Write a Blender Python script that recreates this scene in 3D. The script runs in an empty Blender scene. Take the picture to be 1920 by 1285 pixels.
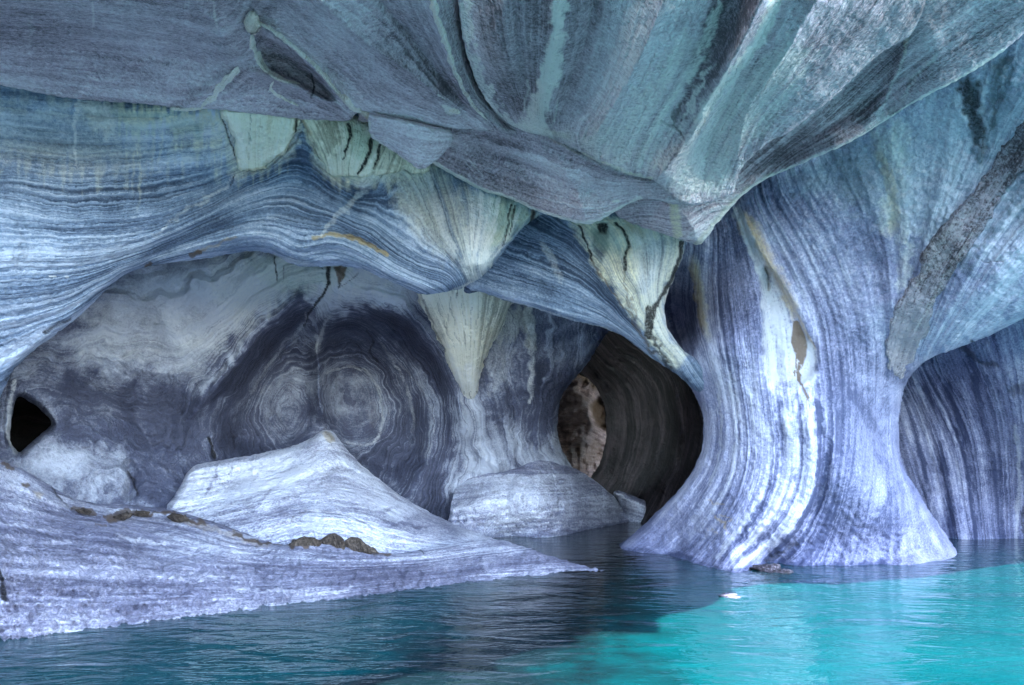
import bpy, math, random
import numpy as np
from mathutils import Vector

# ------------------------------------------------------------------ scene, camera, light
scene = bpy.context.scene
col = scene.collection
F, HZ, CX, CAMH = 1371.0, 860.0, 960.0, 1.4      # lens in pixels, horizon row, centre column, eye height

cam_d = bpy.data.cameras.new('camera')
cam = bpy.data.objects.new('camera', cam_d); col.objects.link(cam)
cam.location = (0, 0, CAMH); cam.rotation_euler = (math.radians(90), 0, 0)
cam_d.sensor_width = 36.0; cam_d.lens = 36.0 * F / 1920.0
cam_d.shift_y = (HZ - 642.5) / 1920.0
cam_d.clip_start = 0.05; cam_d.clip_end = 5000
scene.camera = cam

SUN_EL, SUN_AZ = math.radians(58), (0.60, -0.80)   # direction (x, y) towards the sun
world = bpy.data.worlds.new('World'); scene.world = world; world.use_nodes = True
nt = world.node_tree; nt.nodes.clear()
sky = nt.nodes.new('ShaderNodeTexSky'); sky.sky_type = 'NISHITA'; sky.sun_disc = False; sky.ozone_density = 2.5
sky.sun_elevation = SUN_EL; sky.sun_rotation = math.atan2(SUN_AZ[0], SUN_AZ[1])
bg = nt.nodes.new('ShaderNodeBackground'); bg.inputs['Strength'].default_value = 0.15
wo = nt.nodes.new('ShaderNodeOutputWorld')
nt.links.new(sky.outputs[0], bg.inputs[0]); nt.links.new(bg.outputs[0], wo.inputs[0])

sun_d = bpy.data.lights.new('sun', 'SUN'); sun_d.energy = 2.0; sun_d.angle = math.radians(0.5)
sun_d.color = (1.0, 0.95, 0.87)
sun = bpy.data.objects.new('sun', sun_d); col.objects.link(sun)
sdir = Vector((SUN_AZ[0] * math.cos(SUN_EL), SUN_AZ[1] * math.cos(SUN_EL), math.sin(SUN_EL)))
sun.rotation_euler = (-sdir).to_track_quat('-Z', 'Y').to_euler()
sun.location = sdir * 40

vs = scene.view_settings
vs.view_transform = 'Standard'; vs.look = 'None'; vs.gamma = 1.0; vs.use_curve_mapping = False
vs.exposure = 3.8
scene.cycles.max_bounces = 10; scene.cycles.diffuse_bounces = 6

# ------------------------------------------------------------------ numeric helpers
def hash2(i, j, seed):
    v = np.sin(i * 127.1 + j * 311.7 + seed * 74.7) * 43758.5453
    return v - np.floor(v)
def vnoise(X, Y, seed):
    i = np.floor(X); j = np.floor(Y); f = X - i; g = Y - j
    f = f * f * f * (f * (f * 6 - 15) + 10); g = g * g * g * (g * (g * 6 - 15) + 10)
    a = hash2(i, j, seed); b = hash2(i + 1, j, seed); c = hash2(i, j + 1, seed); d = hash2(i + 1, j + 1, seed)
    return (a + (b - a) * f) * (1 - g) + (c + (d - c) * f) * g - 0.5
def fbm(X, Y, scale, seed, octv=3, ay=1.0):
    out = 0; amp = 1.0; x = X / scale; y = Y / (scale * ay)
    for k in range(octv):
        out = out + amp * vnoise(x + 17.3 * k, y - 9.1 * k, seed + k); amp *= 0.5; x = x * 2.03; y = y * 2.03
    return out
def noise1(P, seed, octv=3):
    out = 0; amp = 1.0; p = P
    for k in range(octv):
        out = out + amp * vnoise(p, np.zeros_like(p) + 0.37 * k, seed + 5 * k); amp *= 0.55; p = p * 2.1
    return out
def sstep(a, b, x):
    t = np.clip((x - a) / (b - a), 0, 1); return t * t * (3 - 2 * t)
def spline(pts, step=8.0, closed=False):
    P = np.array(pts, float)
    if len(P) < 3 and not closed:
        n = max(2, int(np.hypot(*(P[1] - P[0])) / step)); t = np.linspace(0, 1, n)[:, None]
        return P[0] * (1 - t) + P[1] * t
    if closed: Q = np.vstack([P[-1], P, P[0], P[1]])
    else: Q = np.vstack([2 * P[0] - P[1], P, 2 * P[-1] - P[-2]])
    out = []
    for k in range(1, len(Q) - 2):
        p0, p1, p2, p3 = Q[k - 1], Q[k], Q[k + 1], Q[k + 2]
        L = np.hypot(*(p2 - p1)); n = max(1, int(L / step))
        # centripetal-ish: limit tangents by the local chord so corners do not overshoot
        m1 = (p2 - p0) * 0.5; m2 = (p3 - p1) * 0.5
        for m in (m1, m2):
            q = np.hypot(*m)
            if q > L > 0: m *= L / q
        t = np.linspace(0, 1, n, endpoint=False)[:, None]
        out.append((2*t**3-3*t**2+1)*p1 + (t**3-2*t**2+t)*m1 + (-2*t**3+3*t**2)*p2 + (t**3-t**2)*m2)
    if not closed: out.append(Q[-2][None])
    return np.vstack(out)
def seg_dist(X, Y, P, closed=False):
    """distance to polyline P and the fraction along it"""
    n = len(P); best = np.full(X.shape, 1e9); tt = np.zeros(X.shape)
    m = n if closed else n - 1
    for k in range(m):
        a = P[k]; b = P[(k + 1) % n]; d = b - a; L = d @ d + 1e-9
        t = np.clip(((X - a[0]) * d[0] + (Y - a[1]) * d[1]) / L, 0, 1)
        q = (X - a[0] - t * d[0]) ** 2 + (Y - a[1] - t * d[1]) ** 2
        w = q < best
        best = np.where(w, q, best); tt = np.where(w, (k + t) / m, tt)
    return np.sqrt(best), tt
def in_poly(X, Y, P):
    c = np.zeros(X.shape, bool); n = len(P)
    for k in range(n):
        x0, y0 = P[k]; x1, y1 = P[(k + 1) % n]
        if y0 == y1: continue
        w = ((y0 > Y) != (y1 > Y)) & (X < (x1 - x0) * (Y - y0) / (y1 - y0) + x0)
        c ^= w
    return c
def rbf_fit(pts, lam=1e-4):
    pts = np.array(pts, float); P = pts[:, :2] / 500.0; v = pts[:, 2]; n = len(P)
    r2 = ((P[:, None] - P[None]) ** 2).sum(-1)
    K = 0.5 * r2 * np.log(r2 + 1e-12) + lam * np.eye(n)
    A = np.zeros((n + 3, n + 3)); A[:n, :n] = K; A[:n, n] = 1; A[:n, n + 1:] = P; A[n, :n] = 1; A[n + 1:, :n] = P.T
    w = np.linalg.lstsq(A, np.concatenate([v, [0, 0, 0]]), rcond=None)[0]
    return P, w
def rbf_eval(fit, X, Y):
    P, w = fit; n = len(P); x = X.ravel() / 500; y = Y.ravel() / 500
    out = w[n] + w[n + 1] * x + w[n + 2] * y
    for s in range(0, n, 40):
        r2 = (x[:, None] - P[None, s:s+40, 0]) ** 2 + (y[:, None] - P[None, s:s+40, 1]) ** 2
        out = out + (0.5 * r2 * np.log(r2 + 1e-12)) @ w[s:min(s+40, n)]
    return out.reshape(X.shape)
def blur(A, r):
    for ax in (0, 1):
        B = np.pad(A, [(r + 1, r) if a == ax else (0, 0) for a in (0, 1)], mode='edge')
        c = np.cumsum(B, axis=ax)
        A = (np.take(c, range(2*r+1, c.shape[ax]), ax) - np.take(c, range(0, c.shape[ax]-2*r-1), ax)) / (2*r+1)
    return A
def up_eval(fit, X, Y, cs=12):
    x0, y0 = X[0, 0], Y[0, 0]; x1, y1 = X[0, -1], Y[-1, 0]
    cx = np.arange(x0 - cs, x1 + 2 * cs, cs); cy = np.arange(y0 - cs, y1 + 2 * cs, cs)
    C = rbf_eval(fit, *np.meshgrid(cx, cy))
    u = (X - cx[0]) / cs; v = (Y - cy[0]) / cs; i = u.astype(int); j = v.astype(int); f = u - i; g = v - j
    R = (C[j, i]*(1-f) + C[j, i+1]*f)*(1-g) + (C[j+1, i]*(1-f) + C[j+1, i+1]*f)*g
    return blur(R, 2)
def to3(X, Y, D):
    return (X - CX) / F * D, D, CAMH + (HZ - Y) / F * D
def wdepth(y): return CAMH * F / (y - HZ)          # distance of the waterline seen at row y

# ------------------------------------------------------------------ materials
def rock_mat(name, dark, mid, light, k=1.0, contrast=1.0, grain=0.10, bump=0.5, scallop=14.0, bandbump=0.5, warp=0.35, rough=0.62, cream_c=(0.86, 0.81, 0.62), flow_amt=1.1, white_c=(0.80, 0.79, 0.78), patchy=1.0):
    m = bpy.data.materials.new(name); m.use_nodes = True; t = m.node_tree; t.nodes.clear()
    N = lambda ty, **kw: _node(t, ty, **kw)
    L = t.links.new
    out = N('ShaderNodeOutputMaterial'); bs = N('ShaderNodeBsdfPrincipled'); L(bs.outputs[0], out.inputs[0])
    bs.inputs['Roughness'].default_value = rough; bs.inputs['Specular IOR Level'].default_value = 0.3
    geo = N('ShaderNodeNewGeometry')
    phi = N('ShaderNodeAttribute', attribute_name='phi'); A = N('ShaderNodeAttribute', attribute_name='mask_a'); B = N('ShaderNodeAttribute', attribute_name='mask_b')
    def noise(scale, detail, ro, dim='3D', vec=None, w=None):
        n = N('ShaderNodeTexNoise', noise_dimensions=dim)
        n.inputs['Scale'].default_value = scale; n.inputs['Detail'].default_value = detail; n.inputs['Roughness'].default_value = ro
        if dim != '1D': L(vec or geo.outputs['Position'], n.inputs['Vector'])
        if w is not None: L(w, n.inputs['W'])
        return n.outputs['Fac']
    def math_(op, a, b=None, c=None, clamp=False):
        n = N('ShaderNodeMath', operation=op); n.use_clamp = clamp
        for i, v in enumerate((a, b, c)):
            if v is None: continue
            if isinstance(v, (int, float)): n.inputs[i].default_value = v
            else: L(v, n.inputs[i])
        return n.outputs[0]
    def mixc(fac, a, b):
        n = N('ShaderNodeMix', data_type='RGBA')
        L(fac, n.inputs[0])
        for v, s in ((a, 6), (b, 7)):
            if isinstance(v, tuple): n.inputs[s].default_value = (*v, 1)
            else: L(v, n.inputs[s])
        return n.outputs[2]
    sepA = N('ShaderNodeSeparateColor'); L(A.outputs['Color'], sepA.inputs[0])
    sepB = N('ShaderNodeSeparateColor'); L(B.outputs['Color'], sepB.inputs[0])
    cream, white, darkm, brown = sepA.outputs[0], sepA.outputs[1], sepA.outputs[2], A.outputs['Alpha']
    green, ochre, tone, contr = sepB.outputs[0], sepB.outputs[1], sepB.outputs[2], B.outputs['Alpha']
    big = noise(0.9, 2, 0.55); mid_n = noise(5.0, 3, 0.6); fine = noise(34.0, 3, 0.7); vfine = noise(120.0, 1, 0.6)
    w0 = math_('MULTIPLY_ADD', math_('SUBTRACT', mid_n, 0.5), warp, phi.outputs['Fac'])
    w0 = math_('MULTIPLY_ADD', math_('SUBTRACT', fine, 0.5), warp * 0.22, w0)
    wk = math_('MULTIPLY', w0, k)
    b1 = noise(0.22, 2, 0.5, '1D', w=wk); b2 = noise(1.5, 6, 0.72, '1D', w=wk); patch = noise(0.7, 1, 0.6)
    sp = N('ShaderNodeSeparateXYZ'); L(geo.outputs['Position'], sp.inputs[0]); cb = N('ShaderNodeCombineXYZ')
    L(math_('MULTIPLY', phi.outputs['Fac'], 1.7), cb.inputs[0]); L(math_('ADD', math_('MULTIPLY', sp.outputs[0], 0.9), math_('MULTIPLY', sp.outputs[1], 0.6)), cb.inputs[1]); L(math_('MULTIPLY', sp.outputs[2], 1.5), cb.inputs[2])
    flow = noise(1.0, 4, 0.62, '3D', vec=cb.outputs[0])
    band = math_('ADD', math_('MULTIPLY', math_('SUBTRACT', b1, 0.5), 1.0), math_('MULTIPLY', math_('SUBTRACT', b2, 0.5), 1.15))
    pm = math_('MULTIPLY_ADD', math_('SUBTRACT', patch, 0.38), 3.2 * patchy, 0.35 + 0.45 * (1 - patchy), clamp=True)      # banding is strong in places, faint in others
    band = math_('MULTIPLY', math_('MULTIPLY', math_('MULTIPLY', band, contr), pm), contrast * 2.0)
    g = math_('MULTIPLY_ADD', math_('SUBTRACT', fine, 0.5), grain * 6, band)
    g = math_('MULTIPLY_ADD', math_('SUBTRACT', vfine, 0.5), grain * 3, g)
    g = math_('MULTIPLY_ADD', math_('SUBTRACT', big, 0.5), 0.7, g)
    g = math_('MULTIPLY_ADD', math_('SUBTRACT', mid_n, 0.5), 0.45, g)
    g = math_('MULTIPLY_ADD', math_('MULTIPLY', math_('SUBTRACT', flow, 0.5), contr), flow_amt, g)
    g = math_('ADD', g, tone)
    rp = N('ShaderNodeValToRGB'); L(g, rp.inputs[0]); cr = rp.color_ramp
    cr.elements[0].position = 0.08; cr.elements[0].color = (*dark, 1)
    cr.elements[1].position = 0.92; cr.elements[1].color = (*light, 1)
    e = cr.elements.new(0.48); e.color = (*mid, 1)
    c = rp.outputs[0]
    # stains keep ragged edges below the mesh resolution
    def rag(mk, amt=0.5, lo=0.25, hi=0.75, src=fine):
        q = math_('MULTIPLY_ADD', math_('MULTIPLY', math_('SUBTRACT', src, 0.5), mk), amt * 3, mk)
        q = math_('SUBTRACT', q, lo); q = math_('DIVIDE', q, hi - lo, clamp=True)
        return math_('MULTIPLY', q, math_('MINIMUM', math_('MULTIPLY', mk, 6.0), 1.0))
    spat = math_('ADD', math_('MULTIPLY', fine, 0.5), math_('MULTIPLY', flow, 0.5))
    streak = math_('MULTIPLY_ADD', math_('SUBTRACT', b2, 0.5), 1.6, 0.86, clamp=True)
    c = mixc(math_('MULTIPLY', rag(green, 0.3, 0.05, 0.95, mid_n), 0.6), c, (0.50, 0.66, 0.46))
    c = mixc(math_('MULTIPLY', rag(cream, 0.6, 0.05, 1.0), streak), c, cream_c)
    c = mixc(math_('MULTIPLY', rag(ochre, 0.5, 0.15, 0.9), 0.75), c, (0.50, 0.36, 0.16))
    c = mixc(math_('MULTIPLY', rag(white, 1.3, 0.12, 0.95, spat), 0.92), c, white_c)
    c = mixc(math_('MULTIPLY', rag(brown, 0.6, 0.2, 0.8), 0.92), c, (0.13, 0.085, 0.055))
    c = mixc(math_('MULTIPLY', rag(darkm, 0.7, 0.2, 0.9), 0.96), c, (0.013, 0.012, 0.014))
    L(c, bs.inputs['Base Color'])
    sc = noise(scallop, 2, 0.5)
    h = math_('ADD', math_('MULTIPLY', sc, 1.0), math_('MULTIPLY', fine, 0.45))
    h = math_('ADD', h, math_('MULTIPLY', b2, bandbump)); h = math_('ADD', h, math_('MULTIPLY', flow, 0.8))
    h = math_('SUBTRACT', h, math_('MULTIPLY', darkm, 0.5))
    bp = N('ShaderNodeBump'); bp.inputs['Strength'].default_value = min(1.0, bump); bp.inputs['Distance'].default_value = 0.06
    L(h, bp.inputs['Height']); L(bp.outputs[0], bs.inputs['Normal'])
    return m
def _node(t, ty, **kw):
    n = t.nodes.new(ty)
    for a, v in kw.items(): setattr(n, a, v)
    return n

# ------------------------------------------------------------------ rock masses
S = 2.5
class Mass:
    """a body of rock: outline + distance field, meshed as a front surface that rounds back into real thickness"""
    def __init__(s, outline, depth, holes=(), curl=12, curl_d=0.25, thick=1.6, step=S, smooth=True, phi=None, lam=1e-4, plam=3e-3, base=None, proud=0.0, jag=0.0):
        s.P = spline(outline, 6, True) if smooth else np.array(outline, float)
        x0, y0 = s.P.min(0) - 3 * step; x1, y1 = s.P.max(0) + 3 * step
        s.X, s.Y = np.meshgrid(np.arange(x0, x1, step), np.arange(y0, y1, step)); s.step = step
        X, Y = s.X, s.Y
        rg = fbm(X, Y, 9, 3, 2) * 2.2
        Xo, Yo = X + rg, Y + fbm(X, Y, 9, 23, 2) * 2.2
        if jag: Xo = Xo + fbm(X, Y, 24, 61, 4) * jag; Yo = Yo + fbm(X, Y, 20, 67, 4) * jag
        d, _ = seg_dist(Xo, Yo, s.P[::1], True); ins = in_poly(Xo, Yo, s.P)
        s.f = np.where(ins, d, -d)
        for h in holes:
            Q = spline(h, 6, True); dh, _ = seg_dist(Xo, Yo, Q, True); ih = in_poly(Xo, Yo, Q)
            s.f = np.minimum(s.f, np.where(ih, -dh, dh))
        s.dfit = rbf_fit(depth, lam) if base is None else base.dfit
        s.D = up_eval(s.dfit, X, Y) - proud
        if base is not None:
            for fn in base.feat: fn(s)
        s.feat = [] if base is None else list(base.feat)
        s.curl, s.curl_d, s.thick = curl, curl_d, thick
        if phi:
            pp = []
            for v, pts, *cl in phi:
                q = spline(pts, 45, bool(cl))
                pp += [(a, b, v) for a, b in q]
            s.pfit = rbf_fit(pp, plam); s.phi = up_eval(s.pfit, X, Y)
        elif base is not None and hasattr(base, 'pfit'): s.phi = up_eval(base.pfit, X, Y)
        else: s.phi = Y / 30.0 + fbm(X, Y, 120, 4) * 2
        z = lambda v=0.0: np.full(X.shape, v)
        s.m = dict(cream=z(), white=z(), dark=z(), brown=z(), green=z(), ochre=z(), tone=z(0.5), contr=z(1.0))
    def at(s, x, y):
        i = int(np.clip(round((y - s.Y[0, 0]) / s.step), 0, s.Y.shape[0]-1)); j = int(np.clip(round((x - s.X[0, 0]) / s.step), 0, s.X.shape[1]-1))
        return s.D[i, j]
    def _blk(s, P, mar):
        x0, y0 = P.min(0) - mar; x1, y1 = P.max(0) + mar; st = s.step
        j0 = max(0, int((x0 - s.X[0, 0]) / st)); j1 = min(s.X.shape[1], int((x1 - s.X[0, 0]) / st) + 2)
        i0 = max(0, int((y0 - s.Y[0, 0]) / st)); i1 = min(s.X.shape[0], int((y1 - s.Y[0, 0]) / st) + 2)
        return (slice(i0, max(i0, i1)), slice(j0, max(j0, j1)))
    def _warp(s, b, rag, drip, seed):
        X, Y = s.X[b], s.Y[b]
        return (X + fbm(X, Y, 14, seed, 3) * rag * 2, Y + fbm(X, Y, 14, seed + 9, 3) * rag * 2 + (fbm(X, Y, 7, seed + 4, 2, 12) * drip if drip else 0))
    def _put(s, layer, b, v, mode):
        A = s.m[layer]
        if mode == 'max': A[b] = np.maximum(A[b], v)
        elif mode == 'add': A[b] = A[b] + v
        elif mode == 'mul': A[b] = A[b] * (1 - v)
    def stroke(s, layer, pts, w, val=1.0, soft=0.6, rag=3.0, fade=0.0, w2=None, mode='max', seed=1, drip=0):
        P = spline(pts, 12); b = s._blk(P, max(w, w2 or 0) * 1.5 + rag * 3 + 4)
        if s.X[b].size == 0: return s
        X, Y = s._warp(b, rag, drip, seed); d, t = seg_dist(X, Y, P)
        ww = w + ((w2 if w2 is not None else w) - w) * t
        v = val * sstep(1.0, 1.0 - soft, d / np.maximum(ww, 0.1))
        if fade: v = v * np.minimum(1, np.minimum(t, 1 - t) / fade)
        s._put(layer, b, v, mode); return s
    def poly(s, layer, pts, val=1.0, soft=10.0, rag=4.0, drip=0, mode='max', seed=2, tex=0.0):
        P = spline(pts, 12, True); b = s._blk(P, soft + rag * 3 + drip + 4)
        if s.X[b].size == 0: return s
        X, Y = s._warp(b, rag, drip, seed); d, _ = seg_dist(X, Y, P, True); d = np.where(in_poly(X, Y, P), d, -d)
        v = val * sstep(-soft, soft, d)
        if tex: v = v * np.clip(1 - tex + tex * 2.4 * (noise1(s.phi[b] * 1.3, seed + 3) + 0.5), 0, 1.2)
        s._put(layer, b, v, mode); return s
    def ridge(s, pts, w, amp, soft_end=0.12):
        def fn(q):
            P = spline(pts, 14); b = q._blk(P, w * 2.6)
            if q.X[b].size == 0: return
            d, t = seg_dist(q.X[b], q.Y[b], P); e = np.minimum(1, np.minimum(t, 1 - t) / soft_end) if soft_end else 1
            q.D[b] -= amp * np.exp(-(d / w) ** 2) * e
        fn(s); s.feat.append(fn); return s
    def crease(s, pts, w, amp):
        def fn(q):
            P = spline(pts, 14); b = q._blk(P, w * 3.5)
            if q.X[b].size == 0: return
            d, t = seg_dist(q.X[b] + fbm(q.X[b], q.Y[b], 30, 71, 3) * 5, q.Y[b], P); e = np.minimum(1, np.minimum(t, 1 - t) / 0.15)
            q.D[b] -= amp * np.exp(-d / w) * e
        fn(s); s.feat.append(fn); return s
    def dent(s, pts, amp, soft):
        def fn(q):
            P = spline(pts, 12, True); b = q._blk(P, soft + 5)
            if q.X[b].size == 0: return
            d, _ = seg_dist(q.X[b], q.Y[b], P, True); d = np.where(in_poly(q.X[b], q.Y[b], P), d, -d)
            q.D[b] += amp * sstep(-soft, soft, d)
        fn(s); s.feat.append(fn); return s
    def build(s, name, mat, parent=None, rough=1.0, bandrel=0.02, nseed=11, label=None, cat=None, group=None, kind=None, pits=0.0):
        X, Y, f, st = s.X, s.Y, s.f, s.step
        D = s.D.copy()
        D += rough * (0.05 * fbm(X, Y, 90, nseed, 3) + 0.022 * fbm(X, Y, 26, nseed + 3, 3) + 0.008 * fbm(X, Y, 8, nseed + 6, 2))
        D += bandrel * noise1(s.phi * 0.8, nseed + 1, 4) + s.m['dark'] * 0.015
        D += pits * (np.abs(fbm(X, Y, 15, nseed + 21, 3)) * 2 - 0.4)
        r = s.curl; q = np.clip(1 - np.maximum(f, 0) / r, 0, 1)
        D += s.curl_d * (1 - np.sqrt(np.maximum(0, 1 - q * q)))
        M = np.stack([s.m[k] for k in ('cream', 'white', 'dark', 'brown', 'green', 'ochre', 'tone', 'contr')], -1)
        R = np.concatenate([X[..., None], Y[..., None], D[..., None], s.phi[..., None], M], -1)      # raster of everything
        ins = f > 0; ids = np.full(X.shape, -1); ids[ins] = np.arange(ins.sum()); V = [R[ins]]; n = int(ins.sum())
        def cross(sa, sb):
            nonlocal n
            fa, fb = f[sa], f[sb]; w = (fa > 0) != (fb > 0); t = (fa / (fa - fb + 1e-12))[w][:, None]
            idc = np.full(fa.shape, -1); k = int(w.sum()); idc[w] = np.arange(n, n + k); n += k
            V.append(R[sa][w] * (1 - t) + R[sb][w] * t); return idc
        nb0 = n
        hE = cross((slice(None), slice(0, -1)), (slice(None), slice(1, None)))
        vE = cross((slice(0, -1), slice(None)), (slice(1, None), slice(None)))
        V = np.vstack(V)
        a, b_, c, d = ids[:-1, :-1], ids[:-1, 1:], ids[1:, 1:], ids[1:, :-1]
        full = (a >= 0) & (b_ >= 0) & (c >= 0) & (d >= 0)
        quads = np.stack([a[full], d[full], c[full], b_[full]], 1)
        anyi = (a >= 0) | (b_ >= 0) | (c >= 0) | (d >= 0)
        part = np.argwhere(anyi & ~full); polys = []; segs = []
        for i, j in part:
            cs = (ids[i, j], ids[i+1, j], ids[i+1, j+1], ids[i, j+1]); es = (vE[i, j], hE[i+1, j], vE[i, j+1], hE[i, j]); pl = []; ex = []
            for k in range(4):
                if cs[k] >= 0: pl.append(int(cs[k]))
                if es[k] >= 0: pl.append(int(es[k])); ex.append((int(es[k]), cs[k] >= 0))
            if len(pl) >= 3: polys.append(pl)
            if len(ex) == 2:
                (e1, o1), (e2, o2) = ex
                segs.append((e1, e2) if o1 else (e2, e1))
        # thickness: rings running back into the rock and slightly inwards
        gy, gx = np.gradient(f, st); 
        bx, by = V[nb0:, 0], V[nb0:, 1]
        ii = np.clip(((by - Y[0, 0]) / st).round().astype(int), 0, f.shape[0]-1); jj = np.clip(((bx - X[0, 0]) / st).round().astype(int), 0, f.shape[1]-1)
        nx, ny = gx[ii, jj], gy[ii, jj]
        px, py, pz = to3(V[:, 0], V[:, 1], V[:, 2]); co = [np.stack([px, py, pz], 1)]; att = [V[:, 3:]]
        nb = len(V) - nb0; base = np.stack([px, py, pz], 1)[nb0:]
        rings = [(0.04, 0.01), (0.22, 0.06), (0.7, 0.16), (1.0, 0.22)]
        for fr, inw in rings:
            dd = fr * s.thick
            fl = dd / base[:, 1]; co.append(base + np.stack([nx * inw * min(1, s.thick) + base[:, 0] * fl, np.full(nb, dd), -ny * inw * min(1, s.thick) + (base[:, 2] - CAMH) * fl], 1)); att.append(V[nb0:, 3:])
        co = np.vstack(co); att = np.vstack(att)
        faces = quads.tolist() + polys
        for r_ in range(len(rings)):
            o0 = nb0 if r_ == 0 else len(V) + (r_ - 1) * nb; o1 = len(V) + r_ * nb
            for u, w in segs: faces.append((u - nb0 + o0, w - nb0 + o0, w - nb0 + o1, u - nb0 + o1))
        org = np.array([co[:, 0].mean(), base[:, 1].mean() if len(base) else 0, co[:, 2].min()])
        me = bpy.data.meshes.new(name); me.from_pydata((co - org), [], faces); me.update()
        me.polygons.foreach_set('use_smooth', np.ones(len(me.polygons), bool))
        at = me.attributes.new('phi', 'FLOAT', 'POINT'); at.data.foreach_set('value', att[:, 0].astype(np.float32))
        for nm, sl in (('mask_a', slice(1, 5)), ('mask_b', slice(5, 9))):
            at = me.attributes.new(nm, 'FLOAT_COLOR', 'POINT'); at.data.foreach_set('color', np.ascontiguousarray(att[:, sl], np.float32).ravel())
        me.materials.append(mat)
        o = bpy.data.objects.new(name, me); col.objects.link(o)
        if parent is not None: o.parent = parent; o.location = Vector(org) - parent.location
        else: o.location = org
        if label: o['label'] = label
        if cat: o['category'] = cat; o['kind'] = 'thing'
        if group: o['group'] = group
        if kind: o['kind'] = kind
        s.ob = o
        return o

BLU = dict(dark=(0.052, 0.076, 0.128), mid=(0.22, 0.29, 0.41), light=(0.60, 0.66, 0.79))
M_band = rock_mat('banded_marble', k=1.5, contrast=0.8, bump=0.85, warp=0.9, grain=0.12, **BLU)
M_ceil = rock_mat('grey_ceiling_marble', (0.14, 0.108, 0.13), (0.59, 0.48, 0.545), (0.96, 0.90, 0.94), k=1.3, contrast=0.42, grain=0.18, bump=1.0, scallop=17, warp=0.9, flow_amt=0.8, white_c=(0.95, 0.90, 0.86))
M_pillar = rock_mat('pillar_marble', (0.062, 0.072, 0.14), (0.255, 0.262, 0.395), (0.63, 0.625, 0.75), k=1.2, contrast=0.66, bump=0.5, scallop=15, warp=0.7, grain=0.15, flow_amt=0.8, white_c=(0.56, 0.56, 0.61))
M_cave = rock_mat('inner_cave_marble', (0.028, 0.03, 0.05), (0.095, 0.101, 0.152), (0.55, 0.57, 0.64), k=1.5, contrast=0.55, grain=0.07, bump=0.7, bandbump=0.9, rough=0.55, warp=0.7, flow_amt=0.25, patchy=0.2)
M_ledge = rock_mat('pale_ledge_marble', (0.10, 0.098, 0.15), (0.285, 0.283, 0.375), (0.82, 0.82, 0.89), k=1.3, contrast=0.5, grain=0.18, bump=1.0, scallop=9, warp=1.8, flow_amt=0.75, white_c=(0.80, 0.79, 0.86))
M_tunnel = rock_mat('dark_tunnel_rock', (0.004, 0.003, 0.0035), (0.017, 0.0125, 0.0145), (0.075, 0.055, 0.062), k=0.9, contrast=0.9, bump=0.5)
M_brown = rock_mat('brown_rock', (0.03, 0.021, 0.021), (0.19, 0.13, 0.128), (0.42, 0.31, 0.30), k=0.9, contrast=0.5, grain=0.2, bump=1.0)
M_stone = rock_mat('broken_brown_stone', (0.014, 0.010, 0.008), (0.058, 0.042, 0.032), (0.16, 0.125, 0.10), k=1.2, contrast=0.35, grain=0.3, bump=1.0)
M_dyke = rock_mat('dark_speckled_rock', (0.03, 0.024, 0.030), (0.125, 0.102, 0.125), (0.42, 0.39, 0.45), k=0.9, contrast=0.35, grain=0.32, bump=1.0, flow_amt=0.6)
M_cream = rock_mat('cream_flowstone', (0.45, 0.42, 0.32), (0.92, 0.87, 0.70), (0.97, 0.94, 0.82), k=0.9, contrast=0.6, grain=0.12, bump=0.9, flow_amt=1.2)
M_vein = rock_mat('calcite_vein', (0.60, 0.50, 0.42), (0.95, 0.86, 0.77), (0.98, 0.93, 0.88), k=0.9, contrast=0.3, grain=0.25, bump=0.8)

def vein(base, parent, pts, w, name='calcite_vein', w2=None, proud=0.035, seed=0, jag=0.35):
    """a raised ragged vein lying on a rock mass"""
    P = spline(pts, 5); n = len(P); T = np.gradient(P, axis=0); T /= np.maximum(1e-6, np.hypot(T[:, 0], T[:, 1]))[:, None]
    N = np.stack([-T[:, 1], T[:, 0]], 1); t = np.linspace(0, 1, n); ww = w + ((w if w2 is None else w2) - w) * t
    tap = np.minimum(1, np.minimum(t, 1 - t) / 0.06 * 0.8 + 0.25)
    a_ = ww * tap * (1 + jag * 2 * fbm(np.arange(n)[None] * 5.0, np.zeros((1, n)) + seed, 9, seed, 3)[0]); b_ = ww * tap * (1 + jag * 2 * fbm(np.arange(n)[None] * 5.0, np.zeros((1, n)) + seed + 5, 9, seed + 3, 3)[0])
    out = np.vstack([P + N * a_[:, None], (P - N * b_[:, None])[::-1]])
    q = Mass(out.tolist(), None, base=base, proud=proud, curl=max(2.5, w * 0.9), curl_d=proud * 0.9, thick=0.06, smooth=False, step=2.0)
    q.phi = q.X / 9 + q.Y / 14
    return q.build(name, M_vein, parent, rough=1.0, bandrel=0.005, nseed=seed + 2)
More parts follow.
